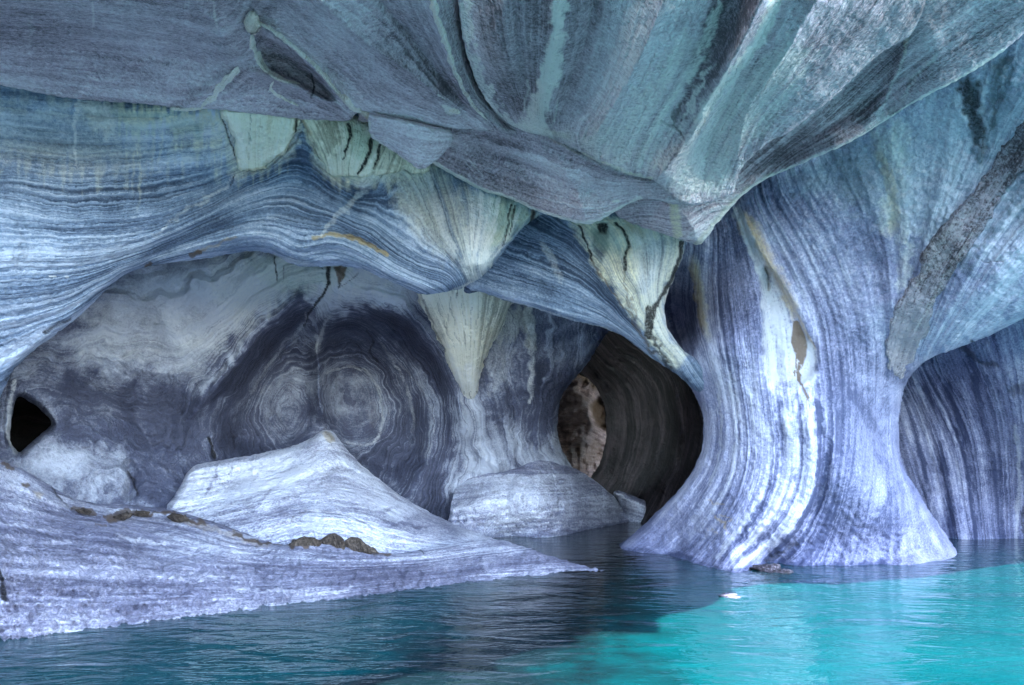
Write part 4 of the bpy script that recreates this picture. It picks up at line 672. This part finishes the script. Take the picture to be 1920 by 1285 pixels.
cave.ridge([(990,590),(995,680),(995,740)], 16, 0.16); cave.ridge([(920,600),(915,700),(940,800)], 18, 0.12); cave.ridge([(680,600),(760,700),(800,820),(770,930)], 26, 0.18); cave.ridge([(720,590),(810,690),(840,820)], 20, -0.15); cave.ridge([(240,940),(250,890),(235,860)], 10, -0.15)
c = cave
c.phi = c.phi + 1.9 * fbm(c.X, c.Y, 70, 31, 3) + 0.5 * fbm(c.X, c.Y, 18, 37, 2)
c.poly('cream', [(190,560),(300,500),(480,480),(700,520),(780,560),(740,575),(650,580),(600,600),(560,545),(540,548),(480,600),(430,660),(370,715),(320,690),(240,690),(160,680),(140,640)], 0.16, 30, 14); c.poly('tone', [(190,560),(300,500),(480,480),(700,520),(780,560),(740,575),(650,580),(600,600),(560,545),(540,548),(480,600),(430,660),(370,715),(320,690),(240,690),(160,680),(140,640)], 0.36, 48, 10, mode='add'); c.poly('tone', [(420,480),(700,505),(770,560),(650,575),(560,540),(500,590),(420,600)], 0.14, 20, 10, mode='add'); c.poly('cream', [(400,480),(690,500),(730,545),(620,560),(560,535),(500,590),(450,610),(400,580)], 0.34, 24, 10, drip=30); c.poly('green', [(460,480),(660,500),(600,540),(520,540)], 0.4, 12, 6)
c.poly('white', [(310,580),(400,590),(470,580),(440,640),(370,660),(320,640)], 0.3, 16, 10); c.stroke('tone', [(545,560),(485,620),(425,690),(380,735)], 18, 0.28, rag=6, soft=1, mode='add', w2=10)
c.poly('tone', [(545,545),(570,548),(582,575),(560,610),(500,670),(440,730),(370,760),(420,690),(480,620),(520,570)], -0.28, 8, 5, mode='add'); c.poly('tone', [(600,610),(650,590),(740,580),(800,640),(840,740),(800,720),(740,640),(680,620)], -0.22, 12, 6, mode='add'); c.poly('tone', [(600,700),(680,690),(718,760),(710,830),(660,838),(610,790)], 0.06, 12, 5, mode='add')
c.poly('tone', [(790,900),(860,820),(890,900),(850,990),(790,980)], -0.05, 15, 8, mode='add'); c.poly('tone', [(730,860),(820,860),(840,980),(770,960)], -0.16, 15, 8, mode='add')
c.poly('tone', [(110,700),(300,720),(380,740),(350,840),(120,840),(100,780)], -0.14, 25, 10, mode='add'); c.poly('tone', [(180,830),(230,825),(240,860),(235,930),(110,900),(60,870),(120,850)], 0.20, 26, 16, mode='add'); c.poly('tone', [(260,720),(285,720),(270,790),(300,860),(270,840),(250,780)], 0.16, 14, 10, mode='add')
c.stroke('dark', [(616,500),(617,530),(606,555),(590,572),(578,592),(568,612)], 6, 1.0, rag=2, w2=2); c.poly('brown', [(625,500),(652,500),(646,520),(634,535),(630,518)], 0.95, 3, 2); c.stroke('dark', [(638,532),(634,540)], 3, 0.8, rag=1); c.stroke('dark', [(674,512),(650,530),(640,536)], 2, 0.6, rag=2); c.stroke('dark', [(515,480),(517,505),(519,530)], 3.5, 0.85, rag=2, w2=1.5); c.stroke('dark', [(533,500),(531,530)], 2, 0.6, rag=1); c.stroke('dark', [(606,505),(600,498)], 2, 0.7, rag=1)
c.stroke('white', [(575,590),(560,620),(520,660),(490,710),(470,740)], 5, 0.3, rag=4); c.stroke('white', [(640,580),(612,602),(596,640),(590,680)], 6, 0.42, rag=4, fade=0.3); c.stroke('white', [(690,610),(720,650),(760,720),(775,790),(765,850)], 5, 0.3, rag=3, fade=0.3); c.stroke('white', [(730,660),(790,730),(815,800),(800,870)], 3, 0.25, rag=2)
c.stroke('white', [(612,700),(640,690),(685,695),(712,740),(716,800),(695,835),(650,830)], 4, 0.4, rag=2); c.poly('brown', [(690,750),(712,755),(710,800),(690,805)], 0.28, 8, 5)
c.stroke('dark', [(688,620),(700,640),(692,658),(708,680)], 3, 0.7, rag=2); c.stroke('dark', [(640,655),(655,640),(672,645),(678,668)], 2.5, 0.5, rag=2); c.stroke('dark', [(393,822),(398,845),(402,860)], 4, 0.95, rag=2); c.stroke('dark', [(240,885),(252,905),(256,930)], 3, 0.8, rag=2); c.stroke('dark', [(395,720),(390,745)], 1.5, 0.5, rag=1)
c.stroke('dark', [(20,705),(12,740),(8,800),(12,830)], 4, 0.5, rag=2); c.stroke('white', [(27,715),(20,760),(16,820),(30,850)], 6, 0.6, rag=2)
c.stroke('white', [(992,580),(998,640),(996,700),(995,745)], 11, 0.62, rag=4, w2=7, drip=20); c.stroke('cream', [(990,575),(998,650)], 14, 0.5, rag=4); c.poly('cream', [(935,575),(985,580),(980,620),(930,640)], 0.4, 10, 6, drip=30); c.poly('white', [(905,600),(960,590),(955,700),(920,740)], 0.28, 14, 8, drip=25)
c.poly('tone', [(1010,580),(1140,600),(1100,680),(1020,700)], 0.10, 15, 6, mode='add'); c.poly('tone', [(1005,690),(1090,690),(1050,760),(1040,850),(1000,830)], -0.12, 14, 8, mode='add'); c.poly('tone', [(870,740),(940,760),(1000,850),(1060,880),(900,900),(870,830)], 0.12, 25, 10, mode='add')
c.poly('tone', [(860,820),(1060,820),(1120,900),(1000,930),(850,930)], 0.24, 40, 10, mode='add')
c.stroke('tone', [(905,690),(930,780),(960,860),(1000,890)], 9, -0.15, rag=4, mode='add')
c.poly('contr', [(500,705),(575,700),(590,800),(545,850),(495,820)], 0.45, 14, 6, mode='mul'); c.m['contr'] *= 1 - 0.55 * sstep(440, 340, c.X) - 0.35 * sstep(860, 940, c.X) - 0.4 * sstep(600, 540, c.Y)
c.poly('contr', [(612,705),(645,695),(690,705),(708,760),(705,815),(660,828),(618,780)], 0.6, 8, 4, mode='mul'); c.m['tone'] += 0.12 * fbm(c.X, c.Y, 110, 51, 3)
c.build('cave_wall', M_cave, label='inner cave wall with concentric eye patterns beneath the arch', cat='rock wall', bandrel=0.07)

tong = Mass([(770,500),(990,500),(968,556),(948,590),(930,632),(912,672),(902,700),(897,735),(890,752),(872,756),(860,740),(852,715),(842,680),(825,640),(808,605),(793,572)],
    [(770,500,10.3),(990,500,10.4),(795,570,10.9),(880,560,10.5),(960,565,10.8),(830,640,11.4),(875,640,11.1),(925,640,11.4),(860,720,12.2),(880,720,12.0),(898,720,12.2),(880,755,12.6)], curl=14, curl_d=0.4, thick=0.9, jag=10,
    phi=[(0,[(790,560),(830,640),(862,745)]),(4,[(840,550),(862,640),(876,745)]),(8,[(890,550),(892,640),(884,745)]),(12,[(950,560),(918,650),(893,745)])])
tong.stroke('dark', [(793,560),(806,595),(826,640),(835,660)], 3, 0.6, rag=2); tong.stroke('dark', [(850,545),(842,580),(838,620)], 1.8, 0.5, rag=2); tong.stroke('dark', [(858,545),(856,560)], 2, 0.6, rag=1); tong.poly('tone', [(800,570),(830,560),(845,640),(825,630)], -0.2, 10, 5, mode='add'); tong.poly('white', [(848,690),(905,690),(898,750),(870,756)], 0.5, 8, 5, drip=14); tong.poly('ochre', [(850,560),(940,560),(900,650),(870,640)], 0.12, 20, 8)
for x in (812, 838, 866, 884, 905, 930): tong.stroke('dark', [(x, 550), (x + (878 - x) * 0.35, 610), (x + (878 - x) * 0.65, 670)], 1.6, 0.5, rag=3, fade=0.2)
for x in (858, 870, 884, 894): tong.stroke('dark', [(x, 735), (x + 1, 760)], 2.5, 0.6, rag=3)
tong.poly('tone', [(900,560),(960,560),(920,650),(900,700)], -0.25, 12, 6, mode='add')
tong.build('hanging_rock_tongue', M_cream, label='pointed cream rock tongue hanging inside the cave under the arch', cat='rock tongue', rough=0.5)

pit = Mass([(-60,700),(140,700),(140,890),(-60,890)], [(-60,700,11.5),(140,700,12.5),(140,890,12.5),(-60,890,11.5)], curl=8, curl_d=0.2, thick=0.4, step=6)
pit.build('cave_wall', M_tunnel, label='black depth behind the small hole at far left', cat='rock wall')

# ------------------------------------------------------------------ tunnel
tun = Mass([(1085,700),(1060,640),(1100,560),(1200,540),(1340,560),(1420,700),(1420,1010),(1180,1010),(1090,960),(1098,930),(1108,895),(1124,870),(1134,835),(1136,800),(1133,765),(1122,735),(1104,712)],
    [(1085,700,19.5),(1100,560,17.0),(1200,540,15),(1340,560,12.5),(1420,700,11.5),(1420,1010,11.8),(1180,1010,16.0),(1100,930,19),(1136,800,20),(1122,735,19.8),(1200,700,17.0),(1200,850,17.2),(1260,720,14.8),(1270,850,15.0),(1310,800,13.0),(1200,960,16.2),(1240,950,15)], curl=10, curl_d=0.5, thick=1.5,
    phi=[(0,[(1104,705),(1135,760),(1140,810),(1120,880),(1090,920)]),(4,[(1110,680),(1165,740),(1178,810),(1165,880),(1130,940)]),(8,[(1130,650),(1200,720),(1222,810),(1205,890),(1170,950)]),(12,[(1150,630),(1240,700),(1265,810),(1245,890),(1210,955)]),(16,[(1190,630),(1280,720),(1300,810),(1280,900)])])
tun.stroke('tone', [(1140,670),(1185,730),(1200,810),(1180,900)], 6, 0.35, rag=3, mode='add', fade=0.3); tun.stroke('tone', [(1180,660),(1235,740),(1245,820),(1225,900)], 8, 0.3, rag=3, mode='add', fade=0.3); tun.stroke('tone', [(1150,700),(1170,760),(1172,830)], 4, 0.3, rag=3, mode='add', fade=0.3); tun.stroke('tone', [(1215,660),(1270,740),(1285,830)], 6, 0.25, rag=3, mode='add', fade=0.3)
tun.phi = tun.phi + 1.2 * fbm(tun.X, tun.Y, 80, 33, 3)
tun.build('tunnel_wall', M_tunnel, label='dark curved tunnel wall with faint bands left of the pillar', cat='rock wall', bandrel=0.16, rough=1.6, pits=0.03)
br = Mass([(1000,640),(1090,640),(1160,690),(1190,800),(1180,930),(1080,960),(1000,930)], [(1000,640,22),(1090,640,22.5),(1160,690,24),(1190,800,24.5),(1180,930,23),(1080,960,21.5),(1000,930,21),(1070,760,21.8),(1100,740,22.2),(1080,830,21.2),(1110,850,22.2)], curl=20, curl_d=0.8, thick=1.5, phi=[(0,[(1050,720),(1100,730),(1140,760)]),(4,[(1050,800),(1090,790),(1130,820)]),(8,[(1050,860),(1130,870)])])
br.dent([(1107,762),(1120,746),(1140,745),(1160,770),(1155,800),(1130,806),(1115,795),(1107,780)], 1.4, 5); br.poly('brown', [(1107,762),(1120,746),(1140,745),(1160,770),(1155,800),(1130,806),(1115,795)], 0.8, 4, 3)  # shade of the round hole painted brown over the dent
br.ridge([(1080,745),(1098,765),(1110,800),(1135,818)], 9, 0.3); br.poly('brown', [(1080,680),(1110,690),(1130,725),(1090,715)], 0.7, 8, 8); br.poly('brown', [(1060,840),(1130,830),(1130,880),(1080,880)], 0.5, 10, 10); br.poly('tone', [(1055,740),(1090,730),(1110,790),(1130,825),(1090,840),(1055,800)], 0.2, 12, 6, mode='add')
br.build('brown_rock', M_brown, label='brown rock seen through the far end of the tunnel', cat='rock', rough=5.0, pits=0.18)

# ------------------------------------------------------------------ boulders at the cave floor
b1 = Mass([(845,955),(850,925),(866,903),(895,890),(935,884),(972,874),(1002,862),(1030,862),(1080,880),(1120,905),(1150,930),(1172,962),(1184,982),(1190,1012),(1050,1030),(900,1030),(840,1010)],
    [(846,940,13.0)] + [(x, y, cave.at(x, y) + 0.06) for x, y in ((866,903),(900,889),(935,884),(972,874),(1002,862),(1030,862),(1080,880),(1110,898))] + [(1150,930,15.2),(1184,980,wdepth(978)),(1100,994,wdepth(994)),(960,1006,wdepth(1006)),(860,1000,12.6),(900,940,12.7),(1000,920,12.8),(1080,940,13.7),(1050,1030,13.0),(900,1030,12.6),(1190,1012,15.6)], curl=6, curl_d=0.1, thick=1.2,
    phi=[(0,[(860,900),(960,890),(1080,890)]),(4,[(850,940),(980,925),(1120,920)]),(8,[(850,985),(980,975),(1160,965)])])
b1.ridge([(985,880),(970,910),(960,950),(975,990)], 10, 0.06); b1.poly('tone', [(830,860),(1160,840),(1180,930),(1100,905),(1000,890),(900,905),(860,925)], -0.10, 34, 12, mode='add'); b1.m['tone'] += 0.14; b1.poly('tone', [(1010,865),(1100,895),(1150,940),(1080,900)], -0.12, 10, 6, mode='add'); b1.stroke('tone', [(880,935),(930,925),(965,945)], 4, -0.15, rag=3, mode='add')
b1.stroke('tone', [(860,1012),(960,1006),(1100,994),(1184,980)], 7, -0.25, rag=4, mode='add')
b1.build('boulder', M_ledge, label='broad pale boulder at the water channel beneath the inner wall', cat='boulder', rough=1.8, pits=0.06)
b2 = Mass([(1150,922),(1165,922),(1200,935),(1245,955),(1250,985),(1200,992),(1178,990),(1165,962)], [(1150,922,15.8),(1165,925,15.9),(1245,955,16.2),(1250,985,15.5),(1190,980,wdepth(980)),(1165,962,16.4),(1200,955,15.8)], curl=8, curl_d=0.3, thick=0.8, phi=[(0,[(1160,925),(1245,960)]),(5,[(1180,985),(1250,985)])])
b2.poly('tone', [(1170,930),(1240,958),(1200,975),(1178,962)], -0.12, 6, 4, mode='add'); b2.build('boulder', M_ledge, label='small wedge boulder between the broad boulder and pillar foot', cat='boulder', rough=1.3, pits=0.05)

# ------------------------------------------------------------------ mound and ledge in front
mnd = Mass([(312,952),(330,925),(352,885),(366,872),(420,862),(480,852),(540,838),(575,826),(598,812),(612,806),(626,812),(640,830),(668,862),(705,895),(750,928),(795,955),(845,980),(900,1002),(960,1020),(1010,1036),(1080,1058),(1060,1110),(700,1110),(400,1060),(300,1000)],
    [(312,952,10.0),(352,885,10.7),(420,862,11.0),(540,838,11.4),(612,806,11.7),(668,862,11.6),(750,928,11.7),(845,980,11.8),(960,1018,11.6),(1080,1058,10.6),(1060,1110,9.8),(700,1110,9.4),(400,1060,8.9),(300,1000,9.3),(420,920,10.4),(560,900,10.6),(620,870,11.0),(560,960,9.8),(680,950,10.3),(760,1000,10.0),(450,980,9.5),(620,1000,9.3),(860,1010,10.6),(900,1040,10.3),(760,1060,9.5)], curl=12, curl_d=0.4, thick=1.4,
    phi=[(0,[(360,880),(480,860),(600,815)]),(4,[(340,930),(450,910),(560,880),(630,840),(680,870)]),(8,[(380,960),(500,930),(620,900),(700,920),(780,960)]),(12,[(420,985),(520,965),(600,955),(700,965),(800,1000),(900,1020)]),(16,[(480,1010),(560,985),(640,990),(720,1020),(850,1030)])])
mnd.ridge([(612,808),(590,860),(540,910),(460,960)], 30, 0.10); mnd.ridge([(640,835),(700,900),(800,965)], 20, -0.06); mnd.ridge([(470,870),(430,910),(400,950)], 14, -0.06)
c = mnd; c.poly('white', [(440,870),(560,840),(615,815),(650,860),(760,950),(700,960),(560,940),(460,930)], 0.45, 25, 12, tex=0.3); c.poly('ochre', [(600,812),(612,806),(632,824),(622,832)], 0.7, 4, 4); c.poly('brown', [(606,808),(618,808),(634,826),(624,826)], 0.5, 3, 4)
c.poly('tone', [(790,960),(850,985),(860,1000),(800,1010),(750,980)], -0.16, 10, 5, mode='add'); c.stroke('white', [(362,880),(358,905),(345,925)], 5, 0.8, rag=2); c.stroke('dark', [(700,990),(660,970),(600,962),(560,960),(545,975)], 2.2, 0.5, rag=2); c.stroke('ochre', [(500,995),(545,975),(580,958),(640,965)], 4, 0.3, rag=4)
c.stroke('tone', [(600,895),(680,880),(740,930)], 5, -0.1, rag=5, mode='add'); c.stroke('dark', [(435,875),(430,890)], 2, 0.5, rag=2)
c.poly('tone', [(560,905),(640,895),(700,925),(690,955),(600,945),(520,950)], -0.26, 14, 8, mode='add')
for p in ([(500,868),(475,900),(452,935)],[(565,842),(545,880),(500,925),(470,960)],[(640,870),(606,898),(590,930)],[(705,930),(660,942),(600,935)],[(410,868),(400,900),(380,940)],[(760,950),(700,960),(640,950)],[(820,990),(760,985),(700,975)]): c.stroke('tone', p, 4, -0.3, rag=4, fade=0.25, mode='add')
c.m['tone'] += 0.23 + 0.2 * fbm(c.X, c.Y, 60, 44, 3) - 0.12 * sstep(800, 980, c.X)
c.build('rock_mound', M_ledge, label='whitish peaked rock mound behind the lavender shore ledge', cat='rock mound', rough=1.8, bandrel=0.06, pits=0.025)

ldg = Mass([(-320,780),(-60,840),(0,862),(50,884),(90,908),(130,930),(165,942),(210,946),(260,948),(320,956),(380,972),(440,992),(490,1012),(530,1022),(560,1018),(600,1012),(660,1020),(710,1036),(750,1038),(790,1030),(840,1022),(890,1012),(930,1012),(980,1024),(1040,1045),(1100,1062),(1140,1072),(1120,1110),(900,1140),(640,1190),(300,1240),(0,1290),(-320,1340)],
    [(-320,780,6.3),(-60,840,7.3),(0,862,7.8),(90,908,8.4),(165,942,8.8),(260,948,9.3),(380,972,9.2),(490,1012,8.9),(560,1016,8.7),(710,1036,8.7),(790,1030,9.2),(890,1012,10.2),(980,1024,9.9),(1040,1045,9.6),(1130,1071,wdepth(1072)),(-320,1000,5.3),(0,1000,6.6),(0,1200,wdepth(1200)),(100,1188,wdepth(1188)),(200,1174,wdepth(1174)),(400,1152,wdepth(1152)),(640,1122,wdepth(1122)),(780,1103,wdepth(1103)),(900,1085,wdepth(1087)),(1010,1076,wdepth(1078)),(1120,1110,8.5),(900,1140,7.8),(640,1190,6.6),(300,1240,5.8),(0,1290,5.1),(-320,1340,4.7),(-320,1230,5.2),
     (200,1000,7.7),(200,1080,6.8),(400,1040,7.8),(400,1100,7.0),(600,1060,8.0),(600,1090,7.6),(800,1060,8.6),(900,1050,9.2)], curl=10, curl_d=0.3, thick=1.2,
    phi=[(0,[(-300,820),(0,880),(100,925),(200,955),(330,965),(450,1005)]),(4,[(-300,890),(0,930),(150,965),(300,990),(450,1025),(600,1040)]),(8,[(-300,980),(0,1010),(200,1030),(400,1060),(600,1070),(800,1060)]),(12,[(-300,1080),(0,1090),(200,1100),(450,1105),(700,1085),(950,1060)]),(16,[(-300,1180),(0,1175),(250,1160),(600,1118),(900,1082)])])
ldg.ridge([(130,985),(240,1005),(330,1018)], 6, 0.04); ldg.ridge([(0,900),(80,930),(150,962),(250,975)], 8, 0.05); ldg.ridge([(60,890),(110,930),(140,950)], 7, -0.08)
c = ldg; c.stroke('brown', [(200,968),(240,960),(280,962),(340,968),(390,985)], 6, 0.8, rag=6); c.stroke('brown', [(205,975),(225,970),(255,960)], 8, 0.8, rag=4); c.stroke('brown', [(435,1002),(470,1012),(510,1022),(545,1018)], 4, 0.9, rag=4); c.stroke('ochre', [(340,975),(390,990),(440,1005),(500,1025)], 8, 0.4, rag=6); c.stroke('brown', [(135,952),(175,960)], 6, 0.7, rag=4); c.stroke('brown', [(0,868),(25,880)], 5, 0.8, rag=4); c.stroke('brown', [(40,905),(52,912)], 6, 0.8, rag=4); c.poly('ochre', [(60,920),(85,925),(80,938),(65,930)], 0.6, 4, 4); c.stroke('dark', [(98,908),(105,925),(115,940)], 3.5, 0.7, rag=4); c.stroke('brown', [(178,985),(200,990)], 4, 0.6, rag=4); c.stroke('brown', [(225,990),(235,990)], 3, 0.5, rag=3); c.stroke('dark', [(120,945),(150,958),(190,968)], 2, 0.5, rag=3)
c.stroke('white', [(210,1000),(250,1012),(300,1020),(340,1022)], 5, 0.7, rag=4, fade=0.2); c.stroke('white', [(300,1078),(350,1090),(420,1082)], 3, 0.5, rag=5); c.stroke('white', [(440,1100),(520,1110),(600,1112),(660,1104)], 5, 0.5, rag=7)
c.stroke('brown', [(548,1020),(600,1014),(650,1018),(700,1030),(725,1038)], 11, 0.95, rag=5); c.stroke('dark', [(750,1037),(775,1030),(795,1036)], 2.5, 0.8, rag=2)
c.stroke('dark', [(-6,1060),(3,1085),(8,1120)], 6, 0.95, rag=3); c.poly('tone', [(-300,880),(0,960),(30,1000),(0,1060),(-300,1050)], -0.1, 20, 10, mode='add'); c.poly('tone', [(160,1100),(400,1060),(700,1070),(950,1050),(900,1082),(600,1118),(200,1160)], -0.05, 30, 10, mode='add')
c.poly('white', [(-100,1000),(200,1010),(420,1060),(300,1110),(60,1120),(-100,1100)], 0.22, 40, 16)
c.poly('tone', [(700,1030),(800,1025),(900,1010),(980,1030),(900,1055),(760,1060)], 0.22, 22, 10, mode='add'); c.poly('tone', [(0,870),(120,930),(260,955),(420,990),(540,1025),(420,1020),(240,985),(0,930)], 0.12, 16, 8, mode='add')
c.m['tone'] -= 0.11 + 0.25 * fbm(c.X, c.Y, 150, 41, 4, 0.5)
l_ob = c.build('rock_ledge', M_ledge, label='wide lavender rock ledge along the shore at lower left', cat='rock ledge', rough=2.2, pits=0.03 + 0.05 * sstep(960, 1120, ldg.Y))

# broken brown stones set in the seam of the ledge
def chunk(name, outline, d, bulge, parent, seed):
    xs = [p[0] for p in outline]; ys = [p[1] for p in outline]; mx, my = sum(xs)/len(xs), sum(ys)/len(ys)
    q = Mass(outline, [(x, y, d + 0.02 * ((k * 7 + seed) % 3)) for k, (x, y) in enumerate(outline)] + [(mx, my, d - bulge)], curl=4, curl_d=0.05, thick=0.35, smooth=False, phi=[(0,[(min(xs)-5,min(ys)),(min(xs)+8,max(ys))]),(7,[(max(xs)-5,min(ys)),(max(xs)+8,max(ys))])])
    return q.build(name, M_stone, parent, rough=2.5, nseed=seed)
def dl(x, y): return ldg.at(x, y)
for k, o in enumerate(([(540,1022),(556,1012),(572,1006),(590,1008),(604,1016),(600,1030),(570,1029)],[(600,1014),(614,1002),(626,999),(640,1007),(648,1018),(646,1034),(616,1035),(602,1030)],[(646,1014),(658,1006),(672,1008),(690,1022),(712,1036),(690,1040),(650,1035)],[(248,964),(258,958),(272,957),(284,961),(278,968),(262,971)],[(310,970),(324,962),(340,964),(356,974),(340,980),(322,977)],[(200,976),(214,968),(232,963),(250,962),(246,970),(226,978)],[(140,956),(156,953),(174,960),(166,966),(150,964)])):
    mx = sum(p[0] for p in o)/len(o); my = sum(p[1] for p in o)/len(o)
    chunk('broken_stone', o, dl(mx, my + 10) - 0.01, 0.012, l_ob, 3 + k * 5)

# small rocks in the water
def rock(name, x, y, w, h, depth, mat, label, seed, tone):
    D = wdepth(y); X = (x - CX) / F * D; rnd = random.Random(seed); rw, rh = w / F * D / 2, h / F * D
    pts = []; fc = []; nu, nv = 40, 20
    for j in range(nv + 1):
        th = math.pi * j / nv
        for i in range(nu):
            ph = 2 * math.pi * i / nu; ux, uy, uz = math.sin(th)*math.cos(ph), math.sin(th)*math.sin(ph), math.cos(th)
            k = 1 + 0.7 * float(fbm(np.array([[ux*3+7+seed]]), np.array([[uy*3+uz*5]]), 1.6, seed, 4)[0,0])
            pts.append((ux * rw * k, uy * depth * k, uz * rh * k * 1.15))
    for j in range(nv):
        for i in range(nu): fc.append((j*nu+i, j*nu+(i+1)%nu, (j+1)*nu+(i+1)%nu, (j+1)*nu+i))
    me = bpy.data.meshes.new(name); me.from_pydata(pts, [], fc); me.polygons.foreach_set('use_smooth', np.ones(len(fc), bool))
    n = len(pts)
    a = me.attributes.new('phi', 'FLOAT', 'POINT'); a.data.foreach_set('value', np.array([p[2]*12+p[0]*3 for p in pts], np.float32))
    a = me.attributes.new('mask_a', 'FLOAT_COLOR', 'POINT'); a.data.foreach_set('color', np.zeros(n*4, np.float32))
    a = me.attributes.new('mask_b', 'FLOAT_COLOR', 'POINT'); a.data.foreach_set('color', np.tile(np.array([0,0,tone,1], np.float32), n))
    me.materials.append(mat); o = bpy.data.objects.new(name, me); col.objects.link(o); o.location = (X, D + depth, -0.02); o['label'] = label; o['category'] = 'rock'
rock('water_rock', 1374, 1122, 46, 5, 0.14, M_ledge, 'tiny pale rock tip breaking the turquoise water surface', 4, 0.02)
rock('water_rock', 1458, 1076, 70, 11, 0.24, M_dyke, 'dark knobbly rock at the waterline before the pillar foot', 9, 0.25)
